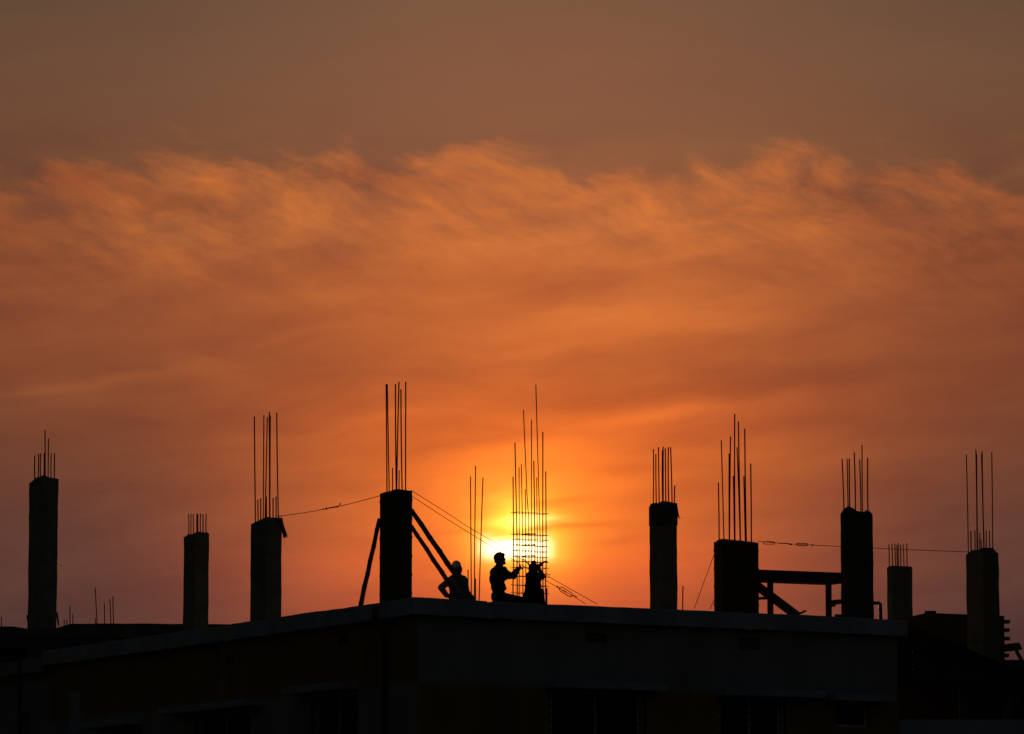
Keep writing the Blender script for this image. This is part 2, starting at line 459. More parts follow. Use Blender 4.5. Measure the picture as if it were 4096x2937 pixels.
# ------------------------------------------------------------------ unfinished frame building behind on the left
YB = 102.0
zs = P(300, 2506, YB).z
lb = thing('unfinished_building', P(430, 2900, YB + 4) * 1.0, 'unfinished dark concrete frame building behind on the left with bare slab', 'building')
lb.location.z = 0
bm = bmesh.new()
x0 = P(-1400, 2500, YB).x; x1 = P(1500, 2500, YB).x
K = 50
for (dz0, dz1, dy) in ((-.28, 0, 0),):
    prev = None
    for i in range(K + 1):
        x = x0 + (x1 - x0) * i / K
        w = mnoise.noise(Vector((x * 1.3, 2, 0))) * .03 + (.07 if x > P(265, 2500, YB).x else 0) - (.0035 * (x - P(265, 2500, YB).x) if x > P(265, 2500, YB).x else 0) - (.05 if P(108, 0, YB).x < x < P(265, 2500, YB).x else 0)
        ring = [bm.verts.new((x, YB + dy, zs + dz0)), bm.verts.new((x, YB + dy, zs + w)), bm.verts.new((x, YB + 9, zs + w)), bm.verts.new((x, YB + 9, zs + dz0))]
        if prev:
            for k in range(4): bm.faces.new((prev[k], prev[(k + 1) % 4], ring[(k + 1) % 4], ring[k]))
        else: bm.faces.new(ring)
        prev = ring
    bm.faces.new(prev[::-1])
link('roof_slab', bm, 'concrete_dark', lb)
bm = bmesh.new()
for fl in (0, 1):
    obox(bm, Vector((x0, YB + .05, zs - .5 - 3.1 * fl - .0)), Vector((x1 - x0, 0, 0)), Vector((0, .3, 0)), Z * .215)
link('beam', bm, 'concrete_dark', lb)
for xx in (-1200, -930, -660, -390, -120, 150, 420, 690, 960, 1230):
    bm = bmesh.new(); px = P(xx, 2500, YB).x
    obox(bm, Vector((px - .25, YB + .04, 0)), Vector((.5, 0, 0)), Vector((0, .4, 0)), Z * (zs - .29)); bevel_all(bm, .01, 1)
    link('column', bm, 'concrete_dark', lb)
for a, b, hh in ((-70, 100, .2), (205, 370, .5), (470, 640, .35), (740, 910, .2)):
    bm = bmesh.new(); xa, xb = P(a, 2500, YB).x, P(b, 2500, YB).x
    obox(bm, Vector((xa, YB + .12, 0)), Vector((xb - xa, 0, 0)), Vector((0, .13, 0)), Z * (zs - .5 - hh))
    link('brick_panel', bm, 'brick', lb)
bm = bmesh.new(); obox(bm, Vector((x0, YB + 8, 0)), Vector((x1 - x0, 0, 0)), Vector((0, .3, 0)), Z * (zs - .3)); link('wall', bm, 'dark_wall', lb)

q1 = P(V1(375, 0)[0], 2300, YB + .12)
column('c1', V1, 264, 375, 530, [(272, 612), (300, 590), (312, 578), (370, 575), (385, 568), (400, 556), (415, 582), (535, 597)],
       [(315, 315, 390), (346, 350, 377), (367, 368, 372), (400, 402, 370), (410, 409, 160), (437, 442, 236), (463, 464, 370), (493, 495, 370)],
       Vector((q1.x, q1.y, 0)), zs - .06, 'tallest concrete column, leftmost in the photo, with two longer bars in its middle', rb=.0142, rough=.02)
# small wire twist and ragged formwork paper at its foot
c1 = cols['c1']
bm = bmesh.new(); Yq = c1['f'].y
tube(bm, [P(*V1(524, 1370), Yq), P(*V1(531, 1378), Yq), P(*V1(533, 1391), Yq), P(*V1(548, 1392), Yq), P(*V1(566, 1394), Yq)], .008, 6)
link('tie_wire', bm, 'wire', c1['t'])
bm = bmesh.new()
for xx, y0, y1 in ((308, 240, 272), (150, 255, 284)):
    a, b, c_ = P(*V7(xx - 5, y0 - 40), Yq - .02), P(*V7(xx + 3, y1 - 15), Yq - .03), P(*V7(xx + (4 if xx > 200 else -2), y1), Yq)
    bar_box(bm, a, b, .05, .03); bar_box(bm, b, c_, .03, .02)
link('sacking', bm, 'sack', c1['t'])

def rods(name, v, items, Y, label, cat, group=None, zb=None, r=.012):
    base = P(v(items[0][0], 0)[0], 2500, Y); base.z = zb
    multi = len(items) > 1
    if multi: t = thing(name, base, label, cat, group)
    for k, (xb, xt, yt, dY) in enumerate(items):
        p = P(v(xb, 0)[0], 2450, Y + dY); p.z = zb
        q = P(*v(xt, yt), Y + dY)
        xb_ = P(v(xb, 0)[0], px_of(p)[1], Y + dY).x; p.x = xb_
        bm = bmesh.new()
        sg = Vector((random.uniform(-.004, .004), 0, 0))
        tube(bm, [p.lerp(q, i / 6) + sg * math.sin(PI * i / 6) for i in range(7)], r, 7)
        if multi: link('rebar', bm, 'rust', t, True)
        else: tag(link(name, bm, 'rust', None, True, origin=p), label, cat, group)
SG = 'bundles of starter bars rising from slabs'
rods('starter_bars', V7, [(343, 343, 240, 0), (357, 357, 240, .3), (373, 373, 163, 0), (389, 388, 206, .3)], YB + .8, 'low starter bars on the left slab close to the tallest column', 'starter bars', SG, zs - .05)
rods('starter_bars', V7, [(520, 508, 67, 0), (512, 508, 230, .3), (559, 557, 152, .3), (594, 586, 128, 0), (607, 602, 115, .3)], YB + .8, 'taller slightly leaning starter bars on the left slab, between the first and second columns', 'starter bars', SG, zs - .05)
rods('rebar_rod', V7, [(8, 8, 223, 0)], YB + .8, 'single short bar on the slab at the far left edge', 'steel bar', 'single upright steel bars', zs - .05)
rods('starter_bars', V3, [(917, 911, 695, 0), (937, 945, 623, .1), (968, 996, 704, .25), (892, 894, 1333, .25), (947, 945, 1394, .1)],
     edge_right(1890, 1.7).y, 'three long splayed bars and two stubs behind the man in the white cap', 'starter bars', SG, H - .02, .0112)
e5 = edge_right(V5(427, 0)[0], .5)
rods('rebar_rod', V5, [(426, 428, 1338, 0)], e5.y, 'single short upright bar on the roof just right of the sacking-headed column', 'steel bar', 'single upright steel bars', H - .02)

# ------------------------------------------------------------------ rebar cage beside the workers
near = [2, 4, 6, 8, 10, 12]
cx = [2054.1, 2068.1, 2077.3, 2091.5, 2102.9, 2115.6, 2126.1, 2139.6, 2149.1, 2160.6, 2171.1, 2184.5]
ctop = [(1202, 697), (1215, 464), (1243, 633), (1258, 611), (1286, 783), (1273, 239), (1328, 307), (1344, 589), (1364, 702), (1358, 67), (1406, 390), (1426, 660)]
cb = edge_right(2068.1, 1.35)                       # near-left corner of the cage
cn_len = solve_len(cb, R, 2184.5); cl_len = solve_len(cb, L, 2054.1)
cage = thing('rebar_cage', Vector((cb.x, cb.y, H)) + R * cn_len / 2, 'open rebar cage with ties in front of the sun, tied by two men', 'rebar cage')
kinks = {5: [(2115, 2005), (2116.3, 2118)]}
for i in range(12):
    o = cb if (i + 1) in near else cb + L * cl_len
    q = o + R * solve_len(o, R, cx[i])
    top = P(*V3(*ctop[i]), q.y)
    mid = P(cx[i], 2158, q.y)
    base = Vector((mid.x + (mid.x - top.x) * .02, q.y, H - .02))
    bm = bmesh.new()
    pts = [base, base.lerp(mid, .33), base.lerp(mid, .66), mid]
    jog = -.012 if i in (0, 11) else .004 * math.sin(i * 2.1)
    pts[1] += Vector((jog, 0, 0)); 
    for k in range(1, 7):
        p = mid.lerp(top, k / 6)
        if i == 5 and k == 1: p.x += .012
        pts.append(p)
    thick = .0122 if i in (0, 1, 7, 10, 11) else .0098
    tube(bm, pts, thick, 7); link('rebar', bm, 'rust', cage, True)
for k, (xx, yt) in enumerate(((1800, 1150), (1822, 1148))):
    o = cb + R * solve_len(cb, R, VB(xx, 0)[0]) + L * (.04 * k)
    bm = bmesh.new(); tp = P(*VB(xx, yt), o.y); tube(bm, [Vector((tp.x, o.y, H - .02)), tp], .011, 7); link('rebar', bm, 'rust', cage, True)
ties = [943, 1092, 1127, 1165, 1203, 1241, 1277, 1317, 1378, 1440, 1493]
for k, y in enumerate(ties):
    zt = P(2054, V3(0, y)[1], cb.y + .1).z
    tl = [random.uniform(-.008, .008) for _ in range(4)]
    e = .012
    a = cb - R * e - L * e; b = cb + R * (cn_len + e) - L * e; c_ = b + L * (cl_len + 2 * e); d_ = a + L * (cl_len + 2 * e)
    cs = [zz(p, zt + t_) for p, t_ in zip((a, b, c_, d_), tl)]
    bm = bmesh.new(); N_ = []
    for p, q in zip(cs, cs[1:] + cs[:1]):
        tube(bm, [p, q], .0062, 5)
    tube(bm, [cs[3], cs[3] - R * .05 + Z * .006], .0058, 5)       # hooks at the overlap
    tube(bm, [cs[1], cs[1] + R * .05 - Z * .004], .0058, 5)
    if k in (1, 3, 5):                                            # inner link clipped over the middle bars
        g = [zz(cb + R * cn_len * .3 - L * .02, zt + .015), zz(cb + R * cn_len * .62 - L * .02, zt + .02), zz(cb + R * cn_len * .62 + L * (cl_len + .02), zt + .012), zz(cb + R * cn_len * .3 + L * (cl_len + .02), zt + .006)]
        for p, q in zip(g, g[1:] + g[:1]): tube(bm, [p, q], .007, 5)
    for i in range(12):                                           # wire knots
        if random.random() < .3 or i in (1, 11):
            o = cb if (i + 1) in near else cb + L * cl_len
            q = o + R * solve_len(o, R, cx[i]); q = zz(q, zt)
            s = random.uniform(.010, .017)
            bmesh.ops.create_icosphere(bm, subdivisions=1, radius=s, matrix=Matrix.Translation(q))
    link('tie', bm, 'rust', cage)

# ------------------------------------------------------------------ bamboo props
def bamboo(p, q, r, label):
    n = 60; pts = []; rs = []
    ln = (q - p).length; nodes = []; s = .1
    while s < ln: nodes.append(s); s += random.uniform(.26, .36)
    side = (q - p).cross(Vector((0, 1, 0))).normalized()
    for i in range(n + 1):
        s = ln * i / n
        k = sum(math.exp(-((s - m) / .022) ** 2) for m in nodes)
        wob = sum((.004 if j % 2 else -.004) * max(0, 1 - abs(s - m) / .3) for j, m in enumerate(nodes))
        pts.append(p.lerp(q, s / ln) + side * wob); rs.append(r * (1.08 - .16 * s / ln) * (1 + .13 * k))
    bm = bmesh.new(); tube(bm, pts, r, 12, rs=rs)
    tag(link('bamboo_pole', bm, 'bamboo', None, True, origin=p), label, 'bamboo pole', 'bamboo poles propping the corner column')
cf = cols['c4']['f']; c4R = cols['c4']['lenR']
e = edge_left(V2(978, 0)[0], .22); yl = e.y
bamboo(Vector((P(V2(976, 0)[0], V2(0, 1490)[1], yl).x, yl, H - .005)), P(*V2(1117, 860), cf.y + .5), .044, 'single bamboo pole leaning right against the left side of the corner column')
yr = edge_right(1895, .40).y
bamboo(Vector((P(*V3(935, 1545), yr).x, yr, H)), P(*V3(505, 925), cf.y + .35), .052, 'upper and longer of two bamboo poles sloping down to the right of the corner column')
yr = edge_right(1840, .36).y
bamboo(Vector((P(*V3(845, 1548), yr).x, yr, H)), P(*V3(505, 1035), cf.y + .25), .044, 'lower and shorter of two bamboo poles sloping down to the right of the corner column')

# ------------------------------------------------------------------ guy wires
def wire(name, pts, label, cat='wire', r=.0068, fittings=(), group='guy wires bracing the columns', loops=()):
    t = thing(name, pts[0], label, cat, group)
    bm = bmesh.new(); tube(bm, pts, r, 6); link('wire', bm, 'wire', t, True)
    for lp in loops:
        bm = bmesh.new(); tube(bm, lp[0], lp[1], 6); link('turnbuckle', bm, 'wire', t, True)
    for ft in fittings:
        bm = bmesh.new(); tube(bm, ft[0], ft[1], 6); link('hook', bm, 'wire', t, True)
    return t
def interp_pts(p, q, sag=0, n=10):
    return [p.lerp(q, i / n) - Z * sag * 4 * (i / n) * (1 - i / n) for i in range(n + 1)]
def chain(v, pts, Ya, Yb):
    xa, xb = pts[0][0], pts[-1][0]
    return [P(*v(x, y), Ya + (Yb - Ya) * (x - xa) / (xb - xa)) for x, y in pts]
def oval(p, q, w, n=18):
    d = q - p; c = (p + q) / 2; up = Vector((0, 0, 1)) - d.normalized() * d.normalized().z
    up.normalize(); out = []
    for i in range(n + 1):
        a = 2 * PI * i / n; ca, sa = math.cos(a), math.sin(a)
        out.append(c + d / 2 * math.copysign(abs(ca) ** .5, ca) + up * w / 2 * math.copysign(abs(sa) ** .6, sa))
    return out
c3 = cols['c3']['f']
A_, B_ = c3.y + .2, cf.y + .3
YW = lambda x: A_ + (B_ - A_) * (x - 385) / (1120 - 385)
w34 = chain(V2, [(380, 843), (500, 826), (620, 808), (720, 790), (815, 771), (900, 752), (1000, 726), (1060, 709), (1124, 692)], A_, B_)
g = lambda pts, v=V2, Yf=YW: [P(*v(x, y), Yf(x)) for x, y in pts]
wire('guy_wire', w34, 'wire strung between the tops of two columns at left, with a hook in its middle', loops=[(g([(750, 781), (780, 777), (812, 771)]), .013)],
     fittings=[(g([(700, 791), (725, 787), (737, 791), (735, 779), (726, 786)]), .009), (g([(806, 768), (816, 776), (824, 762), (837, 747)]), .009), (g([(380, 838), (395, 842), (411, 838)]), .011)])
Y0w = cf.y + .3
Ye = edge_right(2350, .3).y
YR = lambda x: Y0w + (Ye - Y0w) * (x - 512) / (1775 - 512)
g3 = lambda pts: g(pts, V3, YR)
wire('guy_wire', g3([(505, 791), (720, 926), (915, 1054), (1100, 1160), (1300, 1290), (1435, 1375), (1600, 1470), (1780, 1570)]), 'upper of the two long wires sloping from the corner column down right past the men', r=.0062,
     fittings=[(g3([(1268, 1255), (1290, 1278), (1305, 1290), (1310, 1302), (1303, 1298)]), .008), (g3([(1425, 1357), (1440, 1366), (1457, 1371)]), .008)])
wire('guy_wire', g3([(505, 828), (720, 968), (915, 1090), (1100, 1203), (1300, 1325), (1420, 1405), (1520, 1462)]) + g3([(1605, 1510), (1700, 1568)]), 'lower of two long wires sloping from the corner column, turnbuckle right of the men', r=.0062,
     loops=[(oval(g3([(1522, 1460)])[0], g3([(1605, 1512)])[0], .085), .0085)],
     fittings=[(g3([(1500, 1443), (1512, 1452), (1508, 1462), (1525, 1455)]), .009), (g3([(1605, 1515), (1618, 1510), (1640, 1522)]), .009), (g3([(1540, 1472), (1570, 1490)]), .012)])
c6 = cols['c6']; c7 = cols['c7']
Ya, Yb = c6['f'].y + c6['lenR'] * R.y, c7['f'].y + .2
Y67 = lambda x: Ya + (Yb - Ya) * (x - 984) / (1590 - 984)
g5 = lambda pts: g(pts, V5, Y67)
wire('guy_wire', g5([(980, 1007), (1025, 1012), (1120, 1020), (1230, 1028), (1390, 1037), (1500, 1042), (1595, 1047)]), 'wire with turnbuckle links strung above the timber platform',
     loops=[(oval(g5([(1022, 1020)])[0], g5([(1108, 1021)])[0], .05), .0075), (oval(g5([(1268, 1031)])[0], g5([(1350, 1034)])[0], .05), .0085)],
     fittings=[(g5([(1142, 1024), (1180, 1023), (1228, 1029)]), .011), (g5([(1215, 1030), (1228, 1036), (1236, 1030)]), .008), (g5([(1382, 1030), (1394, 1037), (1384, 1044)]), .009)])
wire('guy_wire', [P(*V5(656, 1112), c6['f'].y + .2), P(*V5(512, 1506), c6['f'].y + .1)], 'long wire slanting down left from the wide boarded column to the roof')
wire('guy_wire', [P(*V5(658, 1442), c6['f'].y + .2), P(*V5(628, 1508), c6['f'].y + .1)], 'short wire end at the foot of the wide boarded column')

# ------------------------------------------------------------------ right side: lower neighbour with brick wall and last column
Y9 = 88.6
q9 = P(V6(1328, 0)[0], 2400, Y9)
zR = P(3900, 2700, Y9).z                     # floor level of the neighbour roof
column('c9', V6, 1191, 1328, 1431, [(1187, 850), (1220, 842), (1240, 820), (1290, 828), (1320, 815), (1400, 812), (1427, 845)],
       [(1217, 1202, 141), (1237, 1235, 697), (1266, 1264, 691), (1280, 1271, 107), (1284, 1276, 140), (1301, 1299, 708), (1309, 1308, 756), (1328, 1311, 135), (1331, 1316, 117), (1347, 1345, 690), (1372, 1370, 692), (1393, 1386, 124)],
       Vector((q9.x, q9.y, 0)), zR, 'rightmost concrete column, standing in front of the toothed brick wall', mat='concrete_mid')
wire('guy_wire', [P(*V6(522, 818), c7['f'].y + .3), P(*V6(860, 833), 87.0), P(*V6(1222, 846), Y9 + .3)], 'wire running from the lumpy-headed column across to the rightmost column')
# brick wall with toothing
YW_ = Y9 + 1.6
bw = thing('brick_wall', P(3900, 2700, YW_) * 1.0, 'unplastered brick wall with toothed right end behind the rightmost column', 'wall')
bw.location.z = zR
def pv(v, x, y, Y=YW_): return P(*v(x, y), Y)
bm = bmesh.new()
prof = [(700, 1330), (812, 1310), (900, 1290), (960, 1288), (1080, 1292), (1200, 1297), (1476, 1308)]
front = [pv(V6, x, y) for x, y in prof]
loop_f = [zz(front[0], zR)] + front + [zz(front[-1], zR)]
vf = [bm.verts.new(p) for p in loop_f]; vb = [bm.verts.new(p + Vector((0, .24, 0))) for p in loop_f]
bm.faces.new(vf); bm.faces.new(vb[::-1])
for k in range(len(vf)): bm.faces.new((vf[k], vb[k], vb[(k + 1) % len(vf)], vf[(k + 1) % len(vf)]))
link('masonry', bm, 'brick', bw)
y = 1338; k = 0
while y < 1680:
    bm = bmesh.new(); a = pv(V6, 1476, y + 22); dx = random.uniform(.095, .13)
    obox(bm, a + Vector((.001, .01, 0)), Vector((dx, 0, 0)), Vector((0, .2, 0)), Z * .07); bevel_all(bm, .008, 2)
    link('brick', bm, 'brick', bw); y += 61; k += 1
bm = bmesh.new(); a = pv(V6, 903, 1296); obox(bm, a, Vector((.24, 0, 0)), Vector((0, .12, 0)), Z * .075); bevel_all(bm, .018, 2)
tag(link('brick', bm, 'brick', None, origin=None), 'loose brick lying on top of the brick wall right of the building', 'brick')

# neighbour building on the right with sloping canopy
rbz = P(3700, 2560, 82).z
nb = thing('neighbouring_house', P(3950, 2900, 85) * 1.0, 'dark lower house at right with a sloping tin canopy and a pale balcony wall', 'house')
nb.location.z = 0
YN = 86.3
xa = RE.x - .35; xb = P(4500, 2700, YN).x
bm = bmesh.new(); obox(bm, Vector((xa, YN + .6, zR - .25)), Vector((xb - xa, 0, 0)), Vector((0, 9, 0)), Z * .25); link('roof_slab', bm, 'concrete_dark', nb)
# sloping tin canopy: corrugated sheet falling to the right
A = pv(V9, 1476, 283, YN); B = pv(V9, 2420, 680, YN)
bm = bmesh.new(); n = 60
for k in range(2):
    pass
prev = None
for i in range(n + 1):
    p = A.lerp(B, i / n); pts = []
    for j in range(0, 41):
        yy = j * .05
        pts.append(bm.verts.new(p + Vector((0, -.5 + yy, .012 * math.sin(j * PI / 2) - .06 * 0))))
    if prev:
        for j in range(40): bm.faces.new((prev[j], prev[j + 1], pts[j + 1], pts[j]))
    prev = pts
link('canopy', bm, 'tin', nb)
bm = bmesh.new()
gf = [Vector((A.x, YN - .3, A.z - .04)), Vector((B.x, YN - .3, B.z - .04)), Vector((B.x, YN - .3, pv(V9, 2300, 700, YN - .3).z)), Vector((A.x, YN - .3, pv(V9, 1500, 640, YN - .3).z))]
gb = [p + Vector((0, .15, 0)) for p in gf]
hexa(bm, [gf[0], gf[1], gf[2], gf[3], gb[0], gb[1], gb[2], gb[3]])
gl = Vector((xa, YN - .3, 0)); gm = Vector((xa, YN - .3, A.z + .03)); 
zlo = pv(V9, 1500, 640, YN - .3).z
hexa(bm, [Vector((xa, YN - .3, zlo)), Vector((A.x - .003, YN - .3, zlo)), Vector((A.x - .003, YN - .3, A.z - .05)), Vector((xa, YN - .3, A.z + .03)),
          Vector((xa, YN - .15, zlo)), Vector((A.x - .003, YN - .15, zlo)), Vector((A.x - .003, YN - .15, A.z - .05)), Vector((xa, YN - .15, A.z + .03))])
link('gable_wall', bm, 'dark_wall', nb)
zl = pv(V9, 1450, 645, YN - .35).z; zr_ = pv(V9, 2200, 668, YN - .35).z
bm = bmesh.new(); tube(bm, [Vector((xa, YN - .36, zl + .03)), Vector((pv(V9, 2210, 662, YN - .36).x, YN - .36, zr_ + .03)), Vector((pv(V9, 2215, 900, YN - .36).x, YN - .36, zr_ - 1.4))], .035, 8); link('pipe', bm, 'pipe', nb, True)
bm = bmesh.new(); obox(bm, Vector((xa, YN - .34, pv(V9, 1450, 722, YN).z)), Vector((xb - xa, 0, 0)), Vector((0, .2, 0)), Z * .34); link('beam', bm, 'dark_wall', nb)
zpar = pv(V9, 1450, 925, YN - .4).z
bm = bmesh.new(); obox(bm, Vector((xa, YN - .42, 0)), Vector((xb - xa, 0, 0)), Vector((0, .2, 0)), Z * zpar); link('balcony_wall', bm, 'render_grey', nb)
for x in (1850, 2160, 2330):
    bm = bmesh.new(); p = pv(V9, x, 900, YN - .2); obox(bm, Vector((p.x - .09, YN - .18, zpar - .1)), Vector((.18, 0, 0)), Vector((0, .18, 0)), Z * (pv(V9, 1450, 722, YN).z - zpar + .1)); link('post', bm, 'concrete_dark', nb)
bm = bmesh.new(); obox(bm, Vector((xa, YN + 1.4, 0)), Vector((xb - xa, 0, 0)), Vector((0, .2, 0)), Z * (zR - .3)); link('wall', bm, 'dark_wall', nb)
# washing hung under the beam
for k, (x, w, h) in enumerate(((1585, 50, 70), (1680, 34, 60), (2120, 46, 120))):
    bm = bmesh.new(); a = pv(V9, x, 722, YN - .3); ww = w * .5714 * .005; hh = h * .5714 * .005
    n = 10; vs = []
    for i in range(n + 1):
        col_ = []
        for j in range(8):
            col_.append(bm.verts.new(Vector((a.x + ww * (i / n - .5) * (1 - .25 * j / 7), YN - .38 + .015 * math.sin(i * 1.9 + j * .3), a.z + .02 - hh * j / 7))))
        vs.append(col_)
    for i in range(n):
        for j in range(7): bm.faces.new((vs[i][j], vs[i + 1][j], vs[i + 1][j + 1], vs[i][j + 1]))
    o_ = link('hanging_cloth', bm, 'white_cloth' if False else 'dark_cloth')
    tag(o_, ['wider dark cloth hung under the beam nearest the building corner', 'narrow dark cloth hung second from the building corner', 'long dark cloth hung by the right-hand posts'][k], 'cloth', 'cloths hung under the right-hand beam')
# low parapet block and plank at the far right
bm = bmesh.new(); a = pv(V9, 2120, 507, YN + 1.5); obox(bm, Vector((a.x, YN + 1.5, zR - .05)), Vector((2.2, 0, 0)), Vector((0, .25, 0)), Z * (a.z - zR + .05)); link('parapet', bm, 'concrete_dark', nb)
Yq = YN + 1.7
pk = thing('timber_trestle', pv(V9, 2240, 505, Yq), 'broad tilted board on a slanting leg at the far right edge', 'trestle')
bm = bmesh.new(); hexa(bm, [p + Vector((0, o, 0)) for o in (0, .3) for p in (pv(V9, 2138, 446, Yq), pv(V9, 2258, 432, Yq), pv(V9, 2236, 386, Yq), pv(V9, 2138, 396, Yq))]); bevel_all(bm, .008, 2)
link('board', bm, 'plank', pk)
bm = bmesh.new(); bar_box(bm, pv(V9, 2213, 442, Yq + .1), pv(V9, 2252, 512, Yq + .1), .05, .07); link('leg', bm, 'plank', pk)

# ------------------------------------------------------------------ left low neighbour (continues the street front)
lh = thing('terrace_house', LE + L * 6 + R * 4 - Z * H, 'lower grey house with its own roof edge continuing beyond the left end of the building', 'house')
h2 = H - .13
bm = bmesh.new()
obox(bm, zz(roof_pt(-.02, Llen + .002), h2 - TB), R * 8, L * 16, Z * TB); link('cornice', bm, 'grey', lh)
p0 = zz(roof_pt(OV + .05, Llen + .002), 0)
wa = on_wall(*V7(100, 740), p0, nL); wb = on_wall(*V7(160, 740), p0, nL)
sA = sorted([(wa - p0).dot(L), (wb - p0).dot(L)])
wl = [(sA[0], sA[1], wa.z - 1.2, wa.z)]
wall('wall', 'grey', p0, L, nL, 15.5, 0, h2 - TB, wl, lh)
window(wl[0], p0, L, nL, lh, 2)
bm = bmesh.new(); obox(bm, p0 + R * .9 + L * .3, R * 6, L * 15, Z * (h2 - TB - .05)); link('dark_core', bm, 'interior', lh)  # near-black core, darkness of the rooms put into its colour
pa = on_wall(*V7(425, 700), p0, nL); bm = bmesh.new(); obox(bm, zz(p0 + L * ((pa - p0).dot(L) - .25), 0) - R * .12, R * .12, L * .55, Z * (pa.z + .3)); link('pilaster', bm, 'render_grey', lh)
pa = on_wall(*V7(168, 700), p0, nL); bm = bmesh.new(); q = zz(pa, 0) - R * .3; tube(bm, [zz(q, .1), zz(q, h2 + .1)], .04, 8); link('downpipe', bm, 'pipe', lh, True)

# ------------------------------------------------------------------ timber platform, between wide column and lumpy column
y6 = c6['f'].y
def onl(x, y, d): # point on vertical plane parallel to the right edge at inward offset d
    return on_wall(*V5(x, y), roof_pt(0, d), nR)
tp = thing('timber_platform', zz(onl(1290, 1500, .7), H), 'timber working platform on posts between the wide boarded column and the lumpy-headed one', 'scaffold')
a = onl(865, 1212, .42); b = onl(1612, 1240, .42)
bm = bmesh.new(); dirv = (b - a)
hh = .22
obox(bm, a - Z * hh, b - a, L * .5, Z * hh); bevel_all(bm, .008, 1); link('beam', bm, 'plank', tp)
for x in (1075, 1506):
    bm = bmesh.new(); p = onl(x, 1400, .62); p.z = H - .01; top_ = a.z + (b.z - a.z) * ((p - a).dot(R) / (b - a).dot(R)) - hh - .002
    obox(bm, p - R * .045 - L * .04, R * .09, L * .09, Z * (top_ - H + .01)); link('post', bm, 'plank', tp)
bm = bmesh.new(); bar_box(bm, onl(960, 1325, .80), onl(1275, 1562, .80), .05, .18); link('brace', bm, 'plank', tp)
bm = bmesh.new(); bar_box(bm, onl(960, 1432, .72), onl(1062, 1428, .72), .05, .055); link('rail', bm, 'plank', tp)
bm = bmesh.new(); hexa(bm, [p + o for o in (Vector((0, 0, 0)), L * .06) for p in (onl(1520, 1495, .60), onl(1556, 1491, .60), onl(1556, 1440, .60), onl(1520, 1445, .60))])
hexa(bm, [p + o for o in (Vector((0, 0, 0)), L * .06) for p in (onl(1557, 1478, .601), onl(1600, 1470, .601), onl(1600, 1436, .601), onl(1557, 1440, .601))]); link('bracket', bm, 'plank', tp)
bm = bmesh.new(); bar_box(bm, onl(1285, 1545, .3), onl(1335, 1522, .3), .06, .035); bevel_all(bm, .006, 1)
tag(link('wood_offcut', bm, 'plank'), 'small splintered piece of wood tipped up on the roof edge under the platform', 'offcut')
bm = bmesh.new(); p = onl(1568, 1552, .16); p.z = H + .002; obox(bm, p, R * .16, L * .1, Z * .065); bevel_all(bm, .012, 2)
tag(link('brick', bm, 'brick'), 'loose brick on the roof edge at the foot of the lumpy-headed column', 'brick')
bm = bmesh.new(); p = onl(1480, 1548, .5); p.z = H + .001; obox(bm, p, R * .22, L * .16, Z * .03)
link('base_board', bm, 'plank', tp)
Yc7 = c7['f'].y + c7['lenR'] * R.y + .05
bm = bmesh.new(); v0 = P(*V6(520, 1216), Yc7); v1 = P(*V6(570, 1216), Yc7); v2 = P(*V6(579, 1222), Yc7); v3 = P(*V6(581, 1235), Yc7); v4 = zz(P(*V6(584, 1320), Yc7), H - .01)
tube(bm, [v0, v1, v2, v3, v4], .036, 10)
tag(link('water_pipe', bm, 'pipe', None, True, origin=v4), 'bent pipe rising from the roof into the right side of the lumpy-headed column', 'pipe')

# ------------------------------------------------------------------ sacking on column heads
def cloth(parent, rows_, mat='sack', name='sacking', th=.003):
    bm = bmesh.new(); n = len(rows_[0])
    vs = [[bm.verts.new(p) for p in r_] for r_ in rows_]
    for a, b in zip(vs, vs[1:]):
        for k in range(n - 1): bm.faces.new((a[k], a[k + 1], b[k + 1], b[k]))
    o = link(name, bm, mat, parent); md = o.modifiers.new('t', 'SOLIDIFY'); md.thickness = th
    return o
Yk = c3.y + cols['c3']['lenR'] * R.y * .75
rows_ = []
outl = [((345, 850), (415, 852)), ((362, 862), (420, 880)), ((385, 890), (426, 905)), ((398, 915), (433, 928)), ((408, 940), (441, 950)), ((415, 965), (449, 972)), ((420, 985), (446, 985)), ((423, 1000), (438, 990))]
for k, (p, q) in enumerate(outl):
    rows_.append([P(*V2(p[0] + (q[0] - p[0]) * i / 6, p[1] + (q[1] - p[1]) * i / 6), Yk - .06 + .05 * math.sin(i * 1.3 + k * .5) * .5 + .02 * (i > 3)) for i in range(7)])
sk = cloth(None, rows_)
tag(sk, 'frayed sacking draped over the top right corner of a bare column', 'sacking', 'sacking left on column heads')
bm = bmesh.new(); bm.from_mesh(sk.data)
for k in range(7):
    x = 425 + k * 4; tube(bm, [P(*V2(x, 978), Yk), P(*V2(x + 4 + random.uniform(-2, 5), 996 + random.uniform(-4, 6)), Yk)], .0035, 4)
tube(bm, [P(*V2(424, 1000), Yk), P(*V2(430, 1050), Yk), P(*V2(455, 1090), Yk), P(*V2(484, 1117), Yk)], .0016, 4)
bm.to_mesh(sk.data); bm.free()
c5 = cols['c5']['f']
Yk = c5.y + cols['c5']['lenR'] * R.y
rows_ = []
for k, (p, q) in enumerate([((372, 722), (384, 726)), ((378, 745), (387, 750)), ((384, 775), (391, 775)), ((387, 800), (396, 800)), ((390, 825), (402, 825)), ((399, 840), (405, 843))]):
    rows_.append([P(*V5(p[0] + (q[0] - p[0]) * i / 4, p[1] + (q[1] - p[1]) * i / 4), Yk - .04 + .03 * math.sin(i * 1.3 + k)) for i in range(5)])
sk = cloth(None, rows_); tag(sk, 'thin torn strip of sacking hanging from the slim column right of the sun', 'sacking', 'sacking left on column heads')
